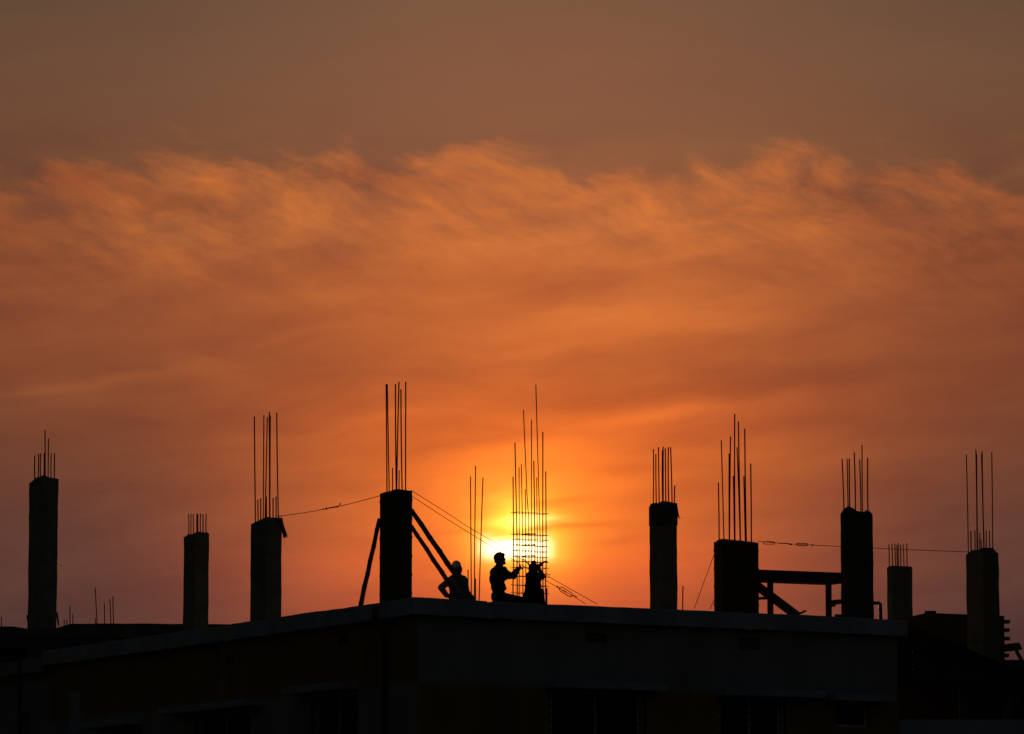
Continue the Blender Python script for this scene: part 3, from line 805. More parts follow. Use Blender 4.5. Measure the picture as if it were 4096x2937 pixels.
bm = bmesh.new(); bm.from_mesh(sk.data); tube(bm, [P(*V5(403, 838), Yk), P(*V5(412, 836), Yk), P(*V5(427, 839), Yk)], .002, 4); bm.to_mesh(sk.data); bm.free()
# wrap round the head of c5
cc = cols['c5']; f5 = cc['f']; e = .006
rows_ = []
cs = [f5 - R * e - L * e, f5 + R * (cc['lenR'] + e) - L * e, f5 + R * (cc['lenR'] + e) + L * (cc['lenL'] + e), f5 - R * e + L * (cc['lenL'] + e)]
zt5 = P(*V5(277, 735), f5.y).z; zb5 = P(*V5(277, 885), f5.y).z
for k in range(9):
    zk = zt5 + (zb5 - zt5) * k / 8; row = []
    for s in range(4):
        for i in range(6):
            p = cs[s].lerp(cs[(s + 1) % 4], i / 6)
            row.append(zz(p, zk + (mnoise.noise(Vector((s * 6 + i, k, 3.3)) * .7) * .04)) + Vector((mnoise.noise(Vector((s * 6. + i, k, 1.1))) * .005, 0, 0)))
    row.append(row[0].copy()); rows_.append(row)
cloth(cc['t'], rows_, mat='concrete_dark', th=.002)

# ------------------------------------------------------------------ people
def ball(bm, c, rx, ry=None, rz=None, rot=0):
    ry = ry or rx; rz = rz or rx
    big = max(rx, ry, rz) > .02
    nu, nv = (18, 12) if big else (10, 7)
    V = bm.verts.new; c = Vector(c)
    lo, hi = V(c - Vector((0, 0, rz))), V(c + Vector((0, 0, rz)))
    rg = [[V(c + Vector((rx * math.sin(PI * j / nv) * math.cos(2 * PI * i / nu), ry * math.sin(PI * j / nv) * math.sin(2 * PI * i / nu), -rz * math.cos(PI * j / nv)))) for i in range(nu)] for j in range(1, nv)]
    for i in range(nu):
        k = (i + 1) % nu
        bm.faces.new((lo, rg[0][k], rg[0][i])); bm.faces.new((hi, rg[-1][i], rg[-1][k]))
        for a, b in zip(rg, rg[1:]): bm.faces.new((a[i], a[k], b[k], b[i]))
def limb(bm, p, q, r0, r1):
    n = 3
    pts = [p.lerp(q, i / n) for i in range(n + 1)]
    tube(bm, pts, r0, 14 if r0 > .02 else 8, rs=[r0 + (r1 - r0) * i / n for i in range(n + 1)])
    ball(bm, p, r0); ball(bm, q, r1)
def solid(name, bm, mat, parent, voxel, origin=None, smooth=4):
    """overlapping volumes -> one continuous skin"""
    me = bpy.data.meshes.new('tmp'); bm.to_mesh(me); bm.free()
    o = bpy.data.objects.new('tmp', me); COL.objects.link(o)
    md = o.modifiers.new('r', 'REMESH'); md.mode = 'VOXEL'; md.voxel_size = voxel
    sm = o.modifiers.new('s', 'SMOOTH'); sm.factor = .5; sm.iterations = smooth
    dg = bpy.context.evaluated_depsgraph_get(); dg.update()
    me2 = bpy.data.meshes.new_from_object(o.evaluated_get(dg))
    bpy.data.objects.remove(o); bpy.data.meshes.remove(me)
    b2 = bmesh.new(); b2.from_mesh(me2); bpy.data.meshes.remove(me2)
    return link(name, b2, mat, parent, True, origin)
def hand(bm, wrist, d, palm_n, thumb_side, curl=.9, s=1.0):
    """palm plus five bent fingers; d: direction of the hand, palm_n: where the palm faces"""
    d = d.normalized(); palm_n = (palm_n - d * palm_n.dot(d)).normalized(); side = d.cross(palm_n).normalized() * thumb_side
    limb(bm, wrist, wrist + d * .03 * s, .024 * s, .022 * s)
    for k in (-1, -.33, .33, 1): limb(bm, wrist + d * .015 * s + side * k * .015 * s, wrist + d * .085 * s + side * k * .028 * s, .015 * s, .0125 * s)
    for k, ln in ((1, .068), (.33, .078), (-.33, .072), (-1, .056)):
        p = wrist + d * .085 * s + side * k * .029 * s; a = curl * .3
        for seg, f in enumerate((.45, .32, .23)):
            v = d * math.cos(a) + palm_n * math.sin(a)
            q = p + v * ln * f * s * 1.15; limb(bm, p, q, .0088 * s, .008 * s); p = q; a += curl * .75
    p = wrist + d * .025 * s + side * .024 * s
    q = p + (d * .5 + side * .75 + palm_n * .3).normalized() * .042 * s; limb(bm, p, q, .012 * s, .0105 * s)
    r_ = q + (d * .9 + side * .1 + palm_n * .45).normalized() * .032 * s; limb(bm, q, r_, .0105 * s, .009 * s)

# ---- man in the white cap (looking away to the right)
YP = edge_right(1835, .95).y
def J(v, Y):
    return lambda x, y, dy=0: P(*v(x, y), Y + dy)
a = J(VA, YP)
floor1 = H
def build_man1():
    sk = bmesh.new()
    head = a(765, 440, 0)
    ball(sk, a(740, 380), .086, .10, .098); ball(sk, a(800, 470, .02), .070, .075, .085)
    ball(sk, a(905, 470, .02), .016, .02, .028); ball(sk, a(925, 500, .03), .012, .016, .014)       # cheek / nose tip
    ball(sk, a(870, 580, .03), .032, .035, .030)                                                 # jaw with short beard
    ball(sk, a(896, 545, .03), .014, .02, .010); ball(sk, a(895, 572, .03), .014, .02, .010)       # lips
    ball(sk, a(885, 410, .03), .022, .03, .014)                                                  # brow
    ball(sk, a(742, 470, -.085), .014, .012, .030)                                               # ear
    limb(sk, a(770, 520), a(750, 690), .062, .072)
    sh = a(770, 850)
    ball(sk, a(770, 900), .17, .10, .13); ball(sk, a(790, 1150), .165, .105, .16); ball(sk, a(800, 1430), .17, .13, .15)
    limb(sk, a(600, 840), a(960, 850), .07, .07)
    # left arm akimbo
    limb(sk, a(490, 850, -.02), a(185, 1120, -.08), .055, .042); limb(sk, a(185, 1120, -.08), a(420, 1420, -.06), .042, .03)
    hand(sk, a(420, 1420, -.06), a(560, 1440, -.02) - a(420, 1420, -.06), Vector((.2, 1, 0)), 1, .4)
    # right arm resting down on the thigh
    limb(sk, a(1010, 860, .02), a(1085, 1230, .1), .055, .042); limb(sk, a(1085, 1230, .1), a(1040, 1480, .32), .04, .03)
    hand(sk, a(1040, 1480, .32), Vector((0, 1, -.25)), Vector((0, 0, -1)), -1, .4)
    # seated, legs drawn up in front of him, away from us
    z0 = H + .10
    hip1, hip2 = zz(a(700, 1600), z0 + .02), zz(a(900, 1600), z0 + .02)
    for h_, dx in ((hip1, -.06), (hip2, .06)):
        kn = h_ + Vector((dx, .42, .20)); an = Vector((kn.x, kn.y + .16, H + .07)); 
        limb(sk, h_, kn, .085, .055); limb(sk, kn, an, .055, .036)
        limb(sk, an + Vector((0, -.03, -.035)), an + Vector((0, .17, -.045)), .032, .024)
    ball(sk, (hip1 + hip2) / 2, .18, .14, .11)
    body = solid('person', sk, 'skin', None, .0065, origin=zz(a(800, 1700), H))
    tag(body, 'man in white skullcap and pale shirt seated behind the bamboo poles, hand on hip', 'person')
    s = bmesh.new(); g_ = .012
    ball(s, a(770, 905), .17 + g_, .10 + g_, .13 + g_); ball(s, a(790, 1150), .165 + g_, .105 + g_, .17 + g_); ball(s, a(800, 1420), .190, .165, .17); ball(s, a(810, 1620), .200, .175, .14)
    limb(s, a(750, 700), a(770, 760), .070, .1)
    limb(s, a(600, 840), a(960, 850), .085, .085); limb(s, a(620, 800), a(500, 880, -.02), .07, .07)
    limb(s, a(500, 890, -.02), a(205, 1115, -.08), .074, .062); limb(s, a(205, 1120, -.08), a(390, 1380, -.06), .062, .052)
    limb(s, a(1010, 860, .02), a(1085, 1230, .1), .066, .055); limb(s, a(1085, 1230, .1), a(1045, 1450, .28), .052, .042)
    for k in range(9):       # folds across the back
        p = a(600 + k * 50, 1000 + (k % 3) * 130, -.115); limb(s, p, p + Vector((random.uniform(-.04, .04), .015, -.12)), .008, .004)
    solid('shirt', s, 'white_cloth', body, .008)
    t = bmesh.new(); 
    for h_, dx in ((hip1, -.06), (hip2, .06)):
        kn = h_ + Vector((dx, .42, .20)); an = Vector((kn.x, kn.y + .16, H + .07)); limb(t, h_, kn, .097, .067); limb(t, kn, an, .067, .055)
    ball(t, (hip1 + hip2) / 2, .19, .15, .118); solid('trousers', t, 'trouser', body, .009)
    c_ = bmesh.new(); ball(c_, a(732, 360, -.005), .0905, .106, .096)
    # cut the cap along its brim
    pl = a(745, 405); nn = Vector((-.17, -.28, 1)).normalized()
    bmesh.ops.bisect_plane(c_, geom=list(c_.verts) + list(c_.edges) + list(c_.faces), plane_co=pl, plane_no=nn, clear_inner=True)
    o = link('skullcap', c_, 'cap_cloth', body, True); md = o.modifiers.new('t', 'SOLIDIFY'); md.thickness = .006
build_man1()

# ---- bareheaded man tying the cage (profile, facing right)
YP2 = edge_right(2000, .85).y
b = J(VB, YP2)
def build_man2():
    sk = bmesh.new()
    ball(sk, b(478, 300), .100, .082, .100); ball(sk, b(530, 360), .078, .065, .092)
    ball(sk, b(590, 250), .026, .055, .035)                      # forehead
    limb(sk, b(618, 295), b(645, 345), .010, .0125)              # nose
    ball(sk, b(640, 350), .0125, .013, .010)
    ball(sk, b(622, 392), .016, .022, .009); ball(sk, b(622, 412), .015, .021, .008)
    ball(sk, b(610, 440), .034, .040, .030); ball(sk, b(645, 458), .014, .02, .014)     # bearded chin
    limb(sk, b(480, 400), b(600, 445), .055, .034)
    ball(sk, b(470, 340, -.082), .016, .01, .028)                # ear
    limb(sk, b(475, 420), b(480, 590), .068, .080)
    ball(sk, b(430, 720), .145, .15, .12); ball(sk, b(425, 900), .145, .125, .16); ball(sk, b(450, 1150), .132, .115, .15); ball(sk, b(465, 1380), .140, .16, .14)
    # far arm
    limb(sk, b(590, 670, .14), b(830, 790, .10), .058, .050); limb(sk, b(830, 780, .10), b(935, 630, .03), .046, .030)
    hand(sk, b(945, 620, .03), b(1050, 560) - b(945, 610, .03), Vector((0, -.4, -1)), 1, 1.1, .95)
    # near arm
    limb(sk, b(480, 720, -.15), b(890, 835, -.05), .06, .050); limb(sk, b(890, 835, -.05), b(1010, 680, -.02), .046, .031)
    hand(sk, b(1015, 680, -.02), b(1070, 560) - b(1010, 670, 0), Vector((-1, .3, 0)), -1, 1.2, .95)
    # kneeling: near thigh forward, other knee under him
    hip = b(450, 1430)
    kn = Vector((b(1100, 1500).x, hip.y + .06, b(1090, 1500).z)); kn2 = Vector((b(820, 1500).x, hip.y + .1, H + .07))
    limb(sk, b(440, 1400, -.07), kn + Vector((0, -.1, 0)), .10, .062)
    ft = Vector((kn.x + .02, kn.y - .1, H + .04)); limb(sk, kn + Vector((0, -.1, 0)), ft, .058, .04); limb(sk, ft, ft + Vector((.16, 0, -.01)), .034, .026)
    limb(sk, b(450, 1420, .09), kn2, .10, .065); an = Vector((b(330, 1500).x, kn2.y, H + .05)); limb(sk, kn2, an, .06, .04); limb(sk, an, an + Vector((-.10, 0, -.01)), .034, .028)
    body = solid('person', sk, 'skin', None, .0062, origin=zz(hip, H), smooth=2)
    tag(body, 'bareheaded man in profile kneeling left of the rebar cage with hands on it', 'person')
    s = bmesh.new()
    ball(s, b(430, 720), .158, .163, .128); ball(s, b(415, 890), .157, .14, .18); ball(s, b(440, 1100), .142, .135, .16)
    limb(s, b(460, 570), b(450, 640), .082, .11)
    limb(s, b(590, 690, .14), b(790, 800, .10), .082, .066); limb(s, b(450, 720, -.15), b(760, 800, -.08), .082, .074); limb(s, b(500, 650, .05), b(600, 640, .12), .08, .075)
    limb(s, b(520, 840, -.12), b(640, 860, -.1), .075, .055)
    ball(s, b(300, 990), .055, .08, .06)
    ball(s, b(610, 1080), .035, .08, .04); ball(s, b(590, 1160), .065, .1, .05)
    solid('shirt', s, 'dark_cloth', body, .008)
    t = bmesh.new(); ball(t, b(460, 1390), .153, .17, .15)
    limb(t, b(440, 1400, -.07), kn + Vector((0, -.1, 0)), .112, .074); limb(t, kn + Vector((0, -.1, 0)), ft + Vector((0, 0, .04)), .07, .06)
    limb(t, b(450, 1420, .09), kn2, .112, .077); limb(t, kn2, an, .072, .055)
    solid('trousers', t, 'trouser', body, .009)
    h_ = bmesh.new(); ball(h_, b(462, 285), .107, .092, .097); ball(h_, b(560, 195), .052, .06, .030); ball(h_, b(590, 190), .030, .045, .022); ball(h_, b(618, 205), .012, .03, .02)
    ball(h_, b(400, 370), .05, .06, .06); ball(h_, b(350, 250), .012, .03, .03)
    for k in range(22): 
        an_ = random.uniform(.3, 2.9); ball(h_, b(470, 270) + Vector((math.cos(an_) * .096, random.uniform(-.04, .04), math.sin(an_) * .090)), .012, .014, .008)
    solid('hair', h_, 'hair', body, .006, smooth=2)
build_man2()

# ---- man in head cloth, arms raised inside the cage's outline
YP3 = edge_right(2130, .75).y
d = J(VB, YP3)
def build_man3():
    sk = bmesh.new()
    ball(sk, d(1440, 575), .082, .095, .105); ball(sk, d(1400, 630, .03), .055, .07, .06); ball(sk, d(1345, 610, .05), .012, .014, .012)
    ball(sk, d(1365, 650, .05), .02, .03, .01); ball(sk, d(1385, 680, .04), .03, .04, .022); ball(sk, d(1500, 590, -.07), .014, .012, .028)
    limb(sk, d(1440, 640), d(1450, 780), .060, .075)
    ball(sk, d(1450, 860), .15, .11, .13); ball(sk, d(1430, 1100), .15, .115, .17); ball(sk, d(1440, 1400), .17, .14, .15)
    limb(sk, d(1320, 800), d(1570, 830), .065, .065)
    # right arm: elbow out, forearm back up over the head
    limb(sk, d(1570, 850, -.04), d(1700, 800, -.06), .056, .050); limb(sk, d(1705, 790, -.06), d(1545, 545, -.06), .046, .036)
    hand(sk, d(1545, 545, -.06), d(1440, 440, -.02) - d(1545, 545, -.06), Vector((0, 1, .2)), 1, .9, .9)
    # other arm: raised behind the head towards the right-hand bars
    limb(sk, d(1330, 780, .1), d(1480, 600, .22), .05, .042); limb(sk, d(1480, 600, .22), d(1660, 480, .2), .046, .036)
    hand(sk, d(1650, 490, .2), d(1760, 395, .2) - d(1650, 490, .2), Vector((.3, .3, -1)), 1, 1.25, 1.05)
    hips = d(1440, 1450)
    for dx, kx, dy in ((.09, 1670, -.12), (-.08, 1270, -.08)):
        h0 = hips + Vector((dx, 0, 0)); kn = Vector((d(kx, 1400).x, hips.y + dy - .18, P(*VB(kx, 1270), hips.y).z - (.0 if kx > 1500 else .12)))
        limb(sk, h0, kn, .085, .052); an = Vector((kn.x + (.03 if dx > 0 else -.02), kn.y + .12, H + .06)); limb(sk, kn, an, .050, .036); limb(sk, an + Z * -.02, an + Vector((0, -.16, -.03)), .032, .025)
    body = solid('person', sk, 'skin', None, .0065, origin=zz(hips, H), smooth=3)
    tag(body, 'squatting man in knotted head cloth with raised arms at the right of the cage', 'person')
    s = bmesh.new(); ball(s, d(1450, 870), .165, .122, .135); ball(s, d(1430, 1100), .165, .128, .19); ball(s, d(1440, 1330), .175, .14, .15)
    limb(s, d(1310, 805), d(1580, 840), .072, .075); limb(s, d(1560, 870, -.04), d(1690, 825, -.06), .062, .060); limb(s, d(1330, 780, .1), d(1440, 660, .2), .062, .056)
    solid('shirt', s, 'dark_cloth', body, .008)
    t = bmesh.new(); ball(t, d(1440, 1430), .185, .16, .16); ball(t, d(1440, 1600), .225, .19, .15); ball(t, d(1660, 1280, -.25), .062, .07, .062); limb(t, d(1640, 1300, -.22), d(1700, 1620, -.15), .07, .06)
    limb(t, d(1330, 1150, -.1), d(1235, 1430, -.1), .09, .07); limb(t, d(1235, 1430, -.1), d(1150, 1640, -.1), .08, .08)
    ball(t, d(1240, 1400, -.1), .06, .1, .1)
    solid('waist_cloth', t, 'trouser', body, .009)
    h_ = bmesh.new(); ball(h_, d(1440, 545), .086, .1, .066); ball(h_, d(1448, 440), .050, .05, .05); ball(h_, d(1420, 408), .026, .03, .024); ball(h_, d(1478, 412), .028, .03, .022)
    ball(h_, d(1385, 495), .04, .06, .03); limb(h_, d(1500, 520, -.05), d(1550, 620, -.07), .03, .018)
    solid('head_cloth', h_, 'sack', body, .006, smooth=2)
build_man3()

# ------------------------------------------------------------------ sky
W = bpy.data.worlds.new('World'); S.world = W; W.use_nodes = True
nt = W.node_tree; NN = nt.nodes; LL = nt.links
for n_ in list(NN): NN.remove(n_)
class E:
    def __init__(s, o): s.o = o
    def _m(a, op, b=None, c=None):
        n = NN.new('ShaderNodeMath'); n.operation = op
        for i, q in enumerate((a, b, c)):
            if q is None: continue
            if isinstance(q, E): LL.new(q.o, n.inputs[i])
            else: n.inputs[i].default_value = q
        return E(n.outputs[0])
    def __add__(a, b): return E._m(a, 'ADD', b)
    __radd__ = __add__
    def __sub__(a, b): return E._m(a, 'SUBTRACT', b)
    def __rsub__(a, b): return E._m(b, 'SUBTRACT', a)
    def __mul__(a, b): return E._m(a, 'MULTIPLY', b)
    __rmul__ = __mul__
    def __neg__(a): return E._m(a, 'MULTIPLY', -1.0)
def mx(op, *a): return E._m(a[0], op, *a[1:])
def exp(a): return E._m(a, 'EXPONENT')
def vec(x, y, z=0.0):
    n = NN.new('ShaderNodeCombineXYZ')
    for i, q in enumerate((x, y, z)):
        if isinstance(q, E): LL.new(q.o, n.inputs[i])
        else: n.inputs[i].default_value = q
    return n.outputs[0]
def noise(v, scale=1, detail=5, rough=.55, dist=0):
    n = NN.new('ShaderNodeTexNoise'); LL.new(v, n.inputs['Vector']); n.inputs['Scale'].default_value = scale
    n.inputs['Detail'].default_value = detail; n.inputs['Roughness'].default_value = rough; n.inputs['Distortion'].default_value = dist
    return E(n.outputs[0]) - .5
def smooth(a, lo, hi, t0=0., t1=1.):
    n = NN.new('ShaderNodeMapRange'); n.interpolation_type = 'SMOOTHSTEP'; LL.new(a.o, n.inputs[0])
    for i, q in enumerate((lo, hi, t0, t1)): n.inputs[i + 1].default_value = q
    return E(n.outputs[0])
def lin(c): return tuple(((v / 255) / 12.92 if v <= 10 else (((v / 255) + .055) / 1.055) ** 2.4) for v in c)
def ramp(t, lo, hi, stops):
    n = NN.new('ShaderNodeMapRange'); LL.new(t.o, n.inputs[0]); n.inputs[1].default_value = lo; n.inputs[2].default_value = hi
    r = NN.new('ShaderNodeValToRGB'); LL.new(n.outputs[0], r.inputs[0]); cr = r.color_ramp; cr.interpolation = 'LINEAR'
    for i, (y, c) in enumerate(stops):
        p = (y - lo) / (hi - lo)
        e = cr.elements[i] if i < 2 else cr.elements.new(p)
        e.position = p; e.color = (*lin(c), 1)
    return r.outputs[0]
def cmix(fac, a, b, mode='MIX'):
    n = NN.new('ShaderNodeMix'); n.data_type = 'RGBA'; n.blend_type = mode
    if isinstance(fac, E): LL.new(fac.o, n.inputs[0])
    else: n.inputs[0].default_value = fac
    for q, i in ((a, 6), (b, 7)):
        if isinstance(q, tuple): n.inputs[i].default_value = (*q, 1)
        else: LL.new(q, n.inputs[i])
    return n.outputs[2]
def scale_c(c, k):                     # colour times scalar
    n = NN.new('ShaderNodeVectorMath'); n.operation = 'SCALE'
    if isinstance(c, tuple): n.inputs[0].default_value = c
    else: LL.new(c, n.inputs[0])
    if isinstance(k, E): LL.new(k.o, n.inputs['Scale'])
    else: n.inputs['Scale'].default_value = k
    return n.outputs[0]
def add_c(a, b):
    n = NN.new('ShaderNodeVectorMath'); n.operation = 'ADD'; LL.new(a, n.inputs[0]); LL.new(b, n.inputs[1]); return n.outputs[0]

tc = NN.new('ShaderNodeTexCoord'); sx_ = NN.new('ShaderNodeSeparateXYZ'); LL.new(tc.outputs['Generated'], sx_.inputs[0])
dx, dy, dz = (E(sx_.outputs[i]) for i in range(3))
az = mx('ARCTAN2', dx, dy); el = mx('ARCSINE', dz)
s = az * 94.13 + 11.34                 # about one unit per 0.6 degree, east-west
t = 8.13 - (el - PITCH) * 94.13        # downwards
# domain warp
w1 = noise(vec(s * .22, t * .4), 1, 4, .5); w2 = noise(vec(s * .22 + 31., t * .4 + 7.), 1, 4, .5)
sw = s + w1 * 2.4; tw = t + w2 * 1.3
def rot(sv, tv, ang, kx, ky, ox=0., oy=0.):
    c_, s_ = math.cos(math.radians(ang)), math.sin(math.radians(ang))
    return vec((sv * c_ + tv * s_) * kx + ox, (tv * c_ - sv * s_) * ky + oy)
wisp = noise(rot(sw, tw, 17, .50, 1.35, 3., 1.), 1, 8, .60)
clump = noise(rot(sw, tw, 18, .42, .8, 13., 6.), 1, 6, .5)
wisp2 = noise(rot(s + w1 * 1.2, t + w2 * 1.4, 20, .85, 2.7, 9., 4.), 1, 7, .6)
streak = noise(rot(sw, tw, -7, .16, .85, 5., 2.), 1, 6, .5)
streak2 = noise(rot(sw, tw, -4, .40, 1.9, 15., 8.), 1, 7, .6)
big = noise(vec(s * .13 + 2.3, t * .22 + 8.1), 1, 3, .5)
# the cloud deck's ragged upper edge bends the vertical gradient
_dom = {}
def gauss(cx_, cy_, rx_, ry_, ang=0, S_=None, T_=None):
    S_ = S_ or s; T_ = T_ or t
    key = (id(S_), id(T_))
    if key not in _dom: _dom[key] = (vec(S_ * S_, S_ * T_, T_ * T_), vec(S_, T_, 1.0), S_, T_)
    v2, v1 = _dom[key][:2]
    c_, s_ = math.cos(math.radians(ang)), math.sin(math.radians(ang))
    A = c_ * c_ / rx_ ** 2 + s_ * s_ / ry_ ** 2; B = 2 * c_ * s_ * (1 / rx_ ** 2 - 1 / ry_ ** 2); C_ = s_ * s_ / rx_ ** 2 + c_ * c_ / ry_ ** 2
    D_ = -(2 * A * cx_ + B * cy_); E_ = -(2 * C_ * cy_ + B * cx_); F_ = A * cx_ ** 2 + B * cx_ * cy_ + C_ * cy_ ** 2
    def dot(v, k):
        n = NN.new('ShaderNodeVectorMath'); n.operation = 'DOT_PRODUCT'; LL.new(v, n.inputs[0]); n.inputs[1].default_value = k; return E(n.outputs['Value'])
    return exp(dot(v2, (-A, -B, -C_)) + dot(v1, (-D_, -E_, -F_)))
edge_off = (gauss(12.9, 3.4, .45, 1.0) * .45 + gauss(16.2, 3.4, .6, .9) * .25 + gauss(8.9, 3.3, .9, .7) * .25 + gauss(22.6, 3.8, 1.4, 1.5) * .75 + gauss(5.6, 3.1, .8, .8) * .2
            - gauss(11.0, 3.0, 1.3, .6) * .35 + gauss(14.6, 3.4, 1.6, 1.0) * .30 + gauss(8.6, 3.2, .9, .8) * .2 + gauss(19.6, 3.3, 1.8, .9) * .15 - gauss(3.4, 3.0, .7, .5) * .2 + gauss(0, 3.4, 1.5, 1.2) * .35)
te = t - .12 - edge_off * 1.25 + wisp * 1.1 + clump * 2.3 + wisp2 * .9
clear = smooth(t, 2.4, 4.2)
deck = smooth(te, 3.1, 3.85)
tv = t + streak * .8 * clear
centre = ramp(tv, -2, 16, [(-2, (104, 76, 60)), (0, (127, 88, 64)), (1.5, (135, 89, 64)), (3.2, (140, 90, 62)), (4.6, (156, 91, 58)), (6, (188, 99, 52)), (7.2, (198, 103, 51)), (8.2, (190, 96, 48)), (9.4, (212, 100, 44)), (10.3, (232, 112, 44)), (11.6, (236, 112, 44)), (12.6, (228, 100, 46)), (13.5, (206, 92, 52)), (16, (120, 60, 48))])
side = ramp(tv, -2, 16, [(-2, (78, 62, 52)), (0, (108, 80, 60)), (1.5, (118, 83, 61)), (3.2, (122, 80, 56)), (4.6, (124, 79, 55)), (6, (138, 77, 50)), (7.2, (140, 77, 50)), (8.5, (134, 74, 48)), (10, (117, 69, 50)), (11.5, (104, 66, 54)), (12.6, (94, 62, 54)), (13.6, (88, 60, 54)), (16, (60, 42, 42))])
wide = exp(-(mx('POWER', mx('ABSOLUTE', (s - 12.2) * (1 / 6.5)), 2.3)))
narrow = exp(-(mx('POWER', mx('ABSOLUTE', (s - 11.8) * (1 / 5.6)), 2.0)))
kmix = smooth(t, 8., 12.)
wmix = wide * (1. - kmix) + narrow * kmix
base = cmix(wmix, side, centre)
# deck brightening
wa_ = exp(-(mx('POWER', mx('ABSOLUTE', (s - 12.2) * (1 / 11.5)), 3.0)))
upper = exp(-(mx('POWER', mx('ABSOLUTE', (t - 4.5) * (1 / 1.9)), 2.0)))
deckc = cmix(wa_, lin((160, 88, 50)), lin((204, 112, 56)))
amt = deck * upper * (wisp2 * 1.5 + wisp * 1.05 + clump * 1.25 + .60)
amt = mx('MINIMUM', mx('MAXIMUM', amt, 0.), 1.)
col = cmix(amt, base, deckc)
# log-brightness variation from streaks and placed cloud masses
blobs = [(-.5, .5, 3.0, 3.4, 0, -.38),(22.4, 6.6, 2.6, 1.7, 0, -.20), (0.2, 5.2, 1.6, .8, 0, -.12),  # cx, cy, rx, ry, angle, amount
    (3.9, 4.55, 1.7, .28, 12, -.30), (8.6, 4.1, 1.5, .35, 5, -.22), (6.8, 5.9, 2.6, .5, 8, -.12), (12.6, 6.4, 1.6, .35, -8, -.14),
    (1.2, 4.0, 1.4, .30, 14, -.20), (20.5, 5.0, 2.3, .6, 12, -.18), (18.8, 4.3, 1.2, .18, 22, -.16), (15.9, 7.6, 3.2, .4, -6, -.10), (17.5, 8.5, 3.8, .35, -7, -.16),
    (13.6, 7.1, 3.2, .7, -4, .16), (12.4, 5.2, 3.2, .8, 0, .10), (2.2, 8.5, 2.4, .14, -8, .14), (1.0, 8.75, 1.6, .10, -6, .12), (3.0, 8.35, 1.2, .07, -9, .08), (4.6, 8.25, 1.6, .3, 14, .12),
    (10.6, 9.75, 1.1, .16, -12, -.20), (13.0, 8.85, 1.8, .18, -4, -.14), (13.9, 9.25, 2.4, .16, -4, .16), (15.2, 9.05, 2.0, .14, -6, .10), (14.1, 10.4, 1.3, .15, -4, -.20),
    (11.4, 10.05, 1.8, .25, -8, .18), (8.4, 9.3, 1.8, .5, 0, .08), (3.2, 9.6, 2.8, .5, -10, -.10), (19.5, 11.0, 3.0, 1.1, 0, -.10), (13.6, 12.0, .8, .12, -6, -.20), (15.2, 10.9, 1.4, .3, -10, -.12),
    (9.2, 9.15, 1.1, .18, -10, .12), (16.8, 9.1, 1.6, .3, -20, .10), (5.0, 10.7, 2.2, .35, -14, -.05), (7.2, 12.5, 2.4, .6, 0, .10), (16.2, 12.6, 1.8, .8, 0, .06)]
lg = streak * .50 + streak2 * .40 + big * .48
Sb = s + w1 * 1.6 + wisp * .35; Tb = t + w2 * .55 + wisp * .25
for q in blobs: lg = lg + gauss(*q[:5], Sb, Tb) * q[5]
lg = (lg + wisp * upper * .30) * (clear * .80 + .20)
nmul = NN.new('ShaderNodeVectorMath'); nmul.operation = 'MULTIPLY'; LL.new(col, nmul.inputs[0]); LL.new(vec(exp(lg * .95), exp(lg * 1.08), exp(lg * .5)), nmul.inputs[1]); col = nmul.outputs[0]
# glow round the veiled sun
Sg = s + streak2 * .5; Tg = t + streak2 * .5
col = add_c(col, scale_c((.42, .095, .004), gauss(11.7, 11.2, 2.3, 1.9, 0, Sg, Tg)))
col = add_c(col, scale_c((.70, .34, .008), gauss(11.6, 11.85, 1.10, .95, 0, Sg, Tg)))
band = 1. - gauss(11.8, 11.72, 1.6, .10, -3, Sg, Tg) * .45 - gauss(12.2, 11.2, 1.2, .14, -6, Sg, Tg) * .3
col = scale_c(col, band)
col = add_c(col, scale_c((.7, .46, .05), gauss(11.35, 11.5, .62, .46, -20, Sg, Tg)))
col = add_c(col, scale_c((1.0, .95, .30), gauss(11.75, 11.55, .50, .12, -4, Sg, Tg)))
sa = mx('ABSOLUTE', (s - 11.42) * (1 / .73)); sb_ = mx('ABSOLUTE', (Tg - 12.15) * (1 / .235))
core = exp(-(mx('POWER', sa, 5.0) + mx('POWER', sb_, 3.4)))
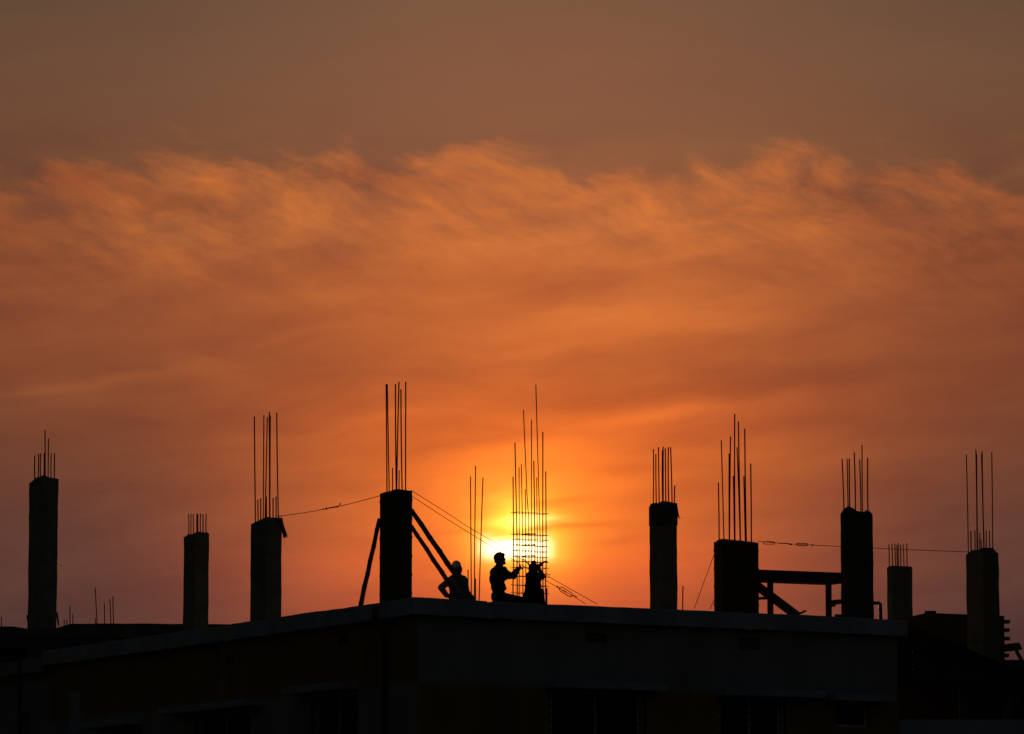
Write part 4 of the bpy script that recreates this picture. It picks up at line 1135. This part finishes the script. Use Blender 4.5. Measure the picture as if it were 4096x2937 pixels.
col = add_c(col, scale_c((1.9, 1.85, 1.3), core))
sa2 = mx('ABSOLUTE', (s - 11.48) * (1 / 1.0)); sb2 = mx('ABSOLUTE', (Tg - 12.16) * (1 / .40))
col = add_c(col, scale_c((.5, .34, .03), exp(-(mx('POWER', sa2, 3.0) + mx('POWER', sb2, 2.2)))))
# fade of the lit cloud with distance from the sun; the rest is the dusk sky itself
fade = exp(-(mx('POWER', mx('ABSOLUTE', (s - 11.5) * (1 / 34.)), 2.0))) * smooth(t, -26., 0.) * smooth(t, 34., 22.)
col = scale_c(col, fade)
sky = NN.new('ShaderNodeTexSky'); sky.sky_type = 'NISHITA'; sky.sun_disc = False
SUN_EL = math.radians(5.2); SUN_AZ = math.radians(.2)
sky.sun_elevation = SUN_EL; sky.sun_rotation = SUN_AZ; sky.dust_density = 4; sky.air_density = 2
rear = smooth(dy, .75, -.2)            # the eastern half of the dome, clear and blue-grey
tint = NN.new('ShaderNodeVectorMath'); tint.operation = 'MULTIPLY'; LL.new(sky.outputs[0], tint.inputs[0]); tint.inputs[1].default_value = (.80, 1.0, 1.55)
skyc = scale_c(tint.outputs[0], rear * .0135)
bgn = NN.new('ShaderNodeBackground'); LL.new(add_c(col, skyc), bgn.inputs[0]); bgn.inputs[1].default_value = 1
out = NN.new('ShaderNodeOutputWorld'); LL.new(bgn.outputs[0], out.inputs[0])
W.cycles.sampling_method = 'MANUAL'; W.cycles.sample_map_resolution = 1024

sl = bpy.data.lights.new('sun', 'SUN'); sl.energy = 2.0; sl.angle = math.radians(.6); sl.color = (1, .48, .18)
so = bpy.data.objects.new('sun', sl); COL.objects.link(so)
dirv = Vector((math.sin(SUN_AZ) * math.cos(SUN_EL), math.cos(SUN_AZ) * math.cos(SUN_EL), math.sin(SUN_EL)))
so.rotation_euler = dirv.to_track_quat('Z', 'Y').to_euler()

S.view_settings.view_transform = 'Standard'; S.view_settings.look = 'None'; S.view_settings.exposure = 0
S.render.resolution_x = 1024; S.render.resolution_y = 734
S.cycles.max_bounces = 4
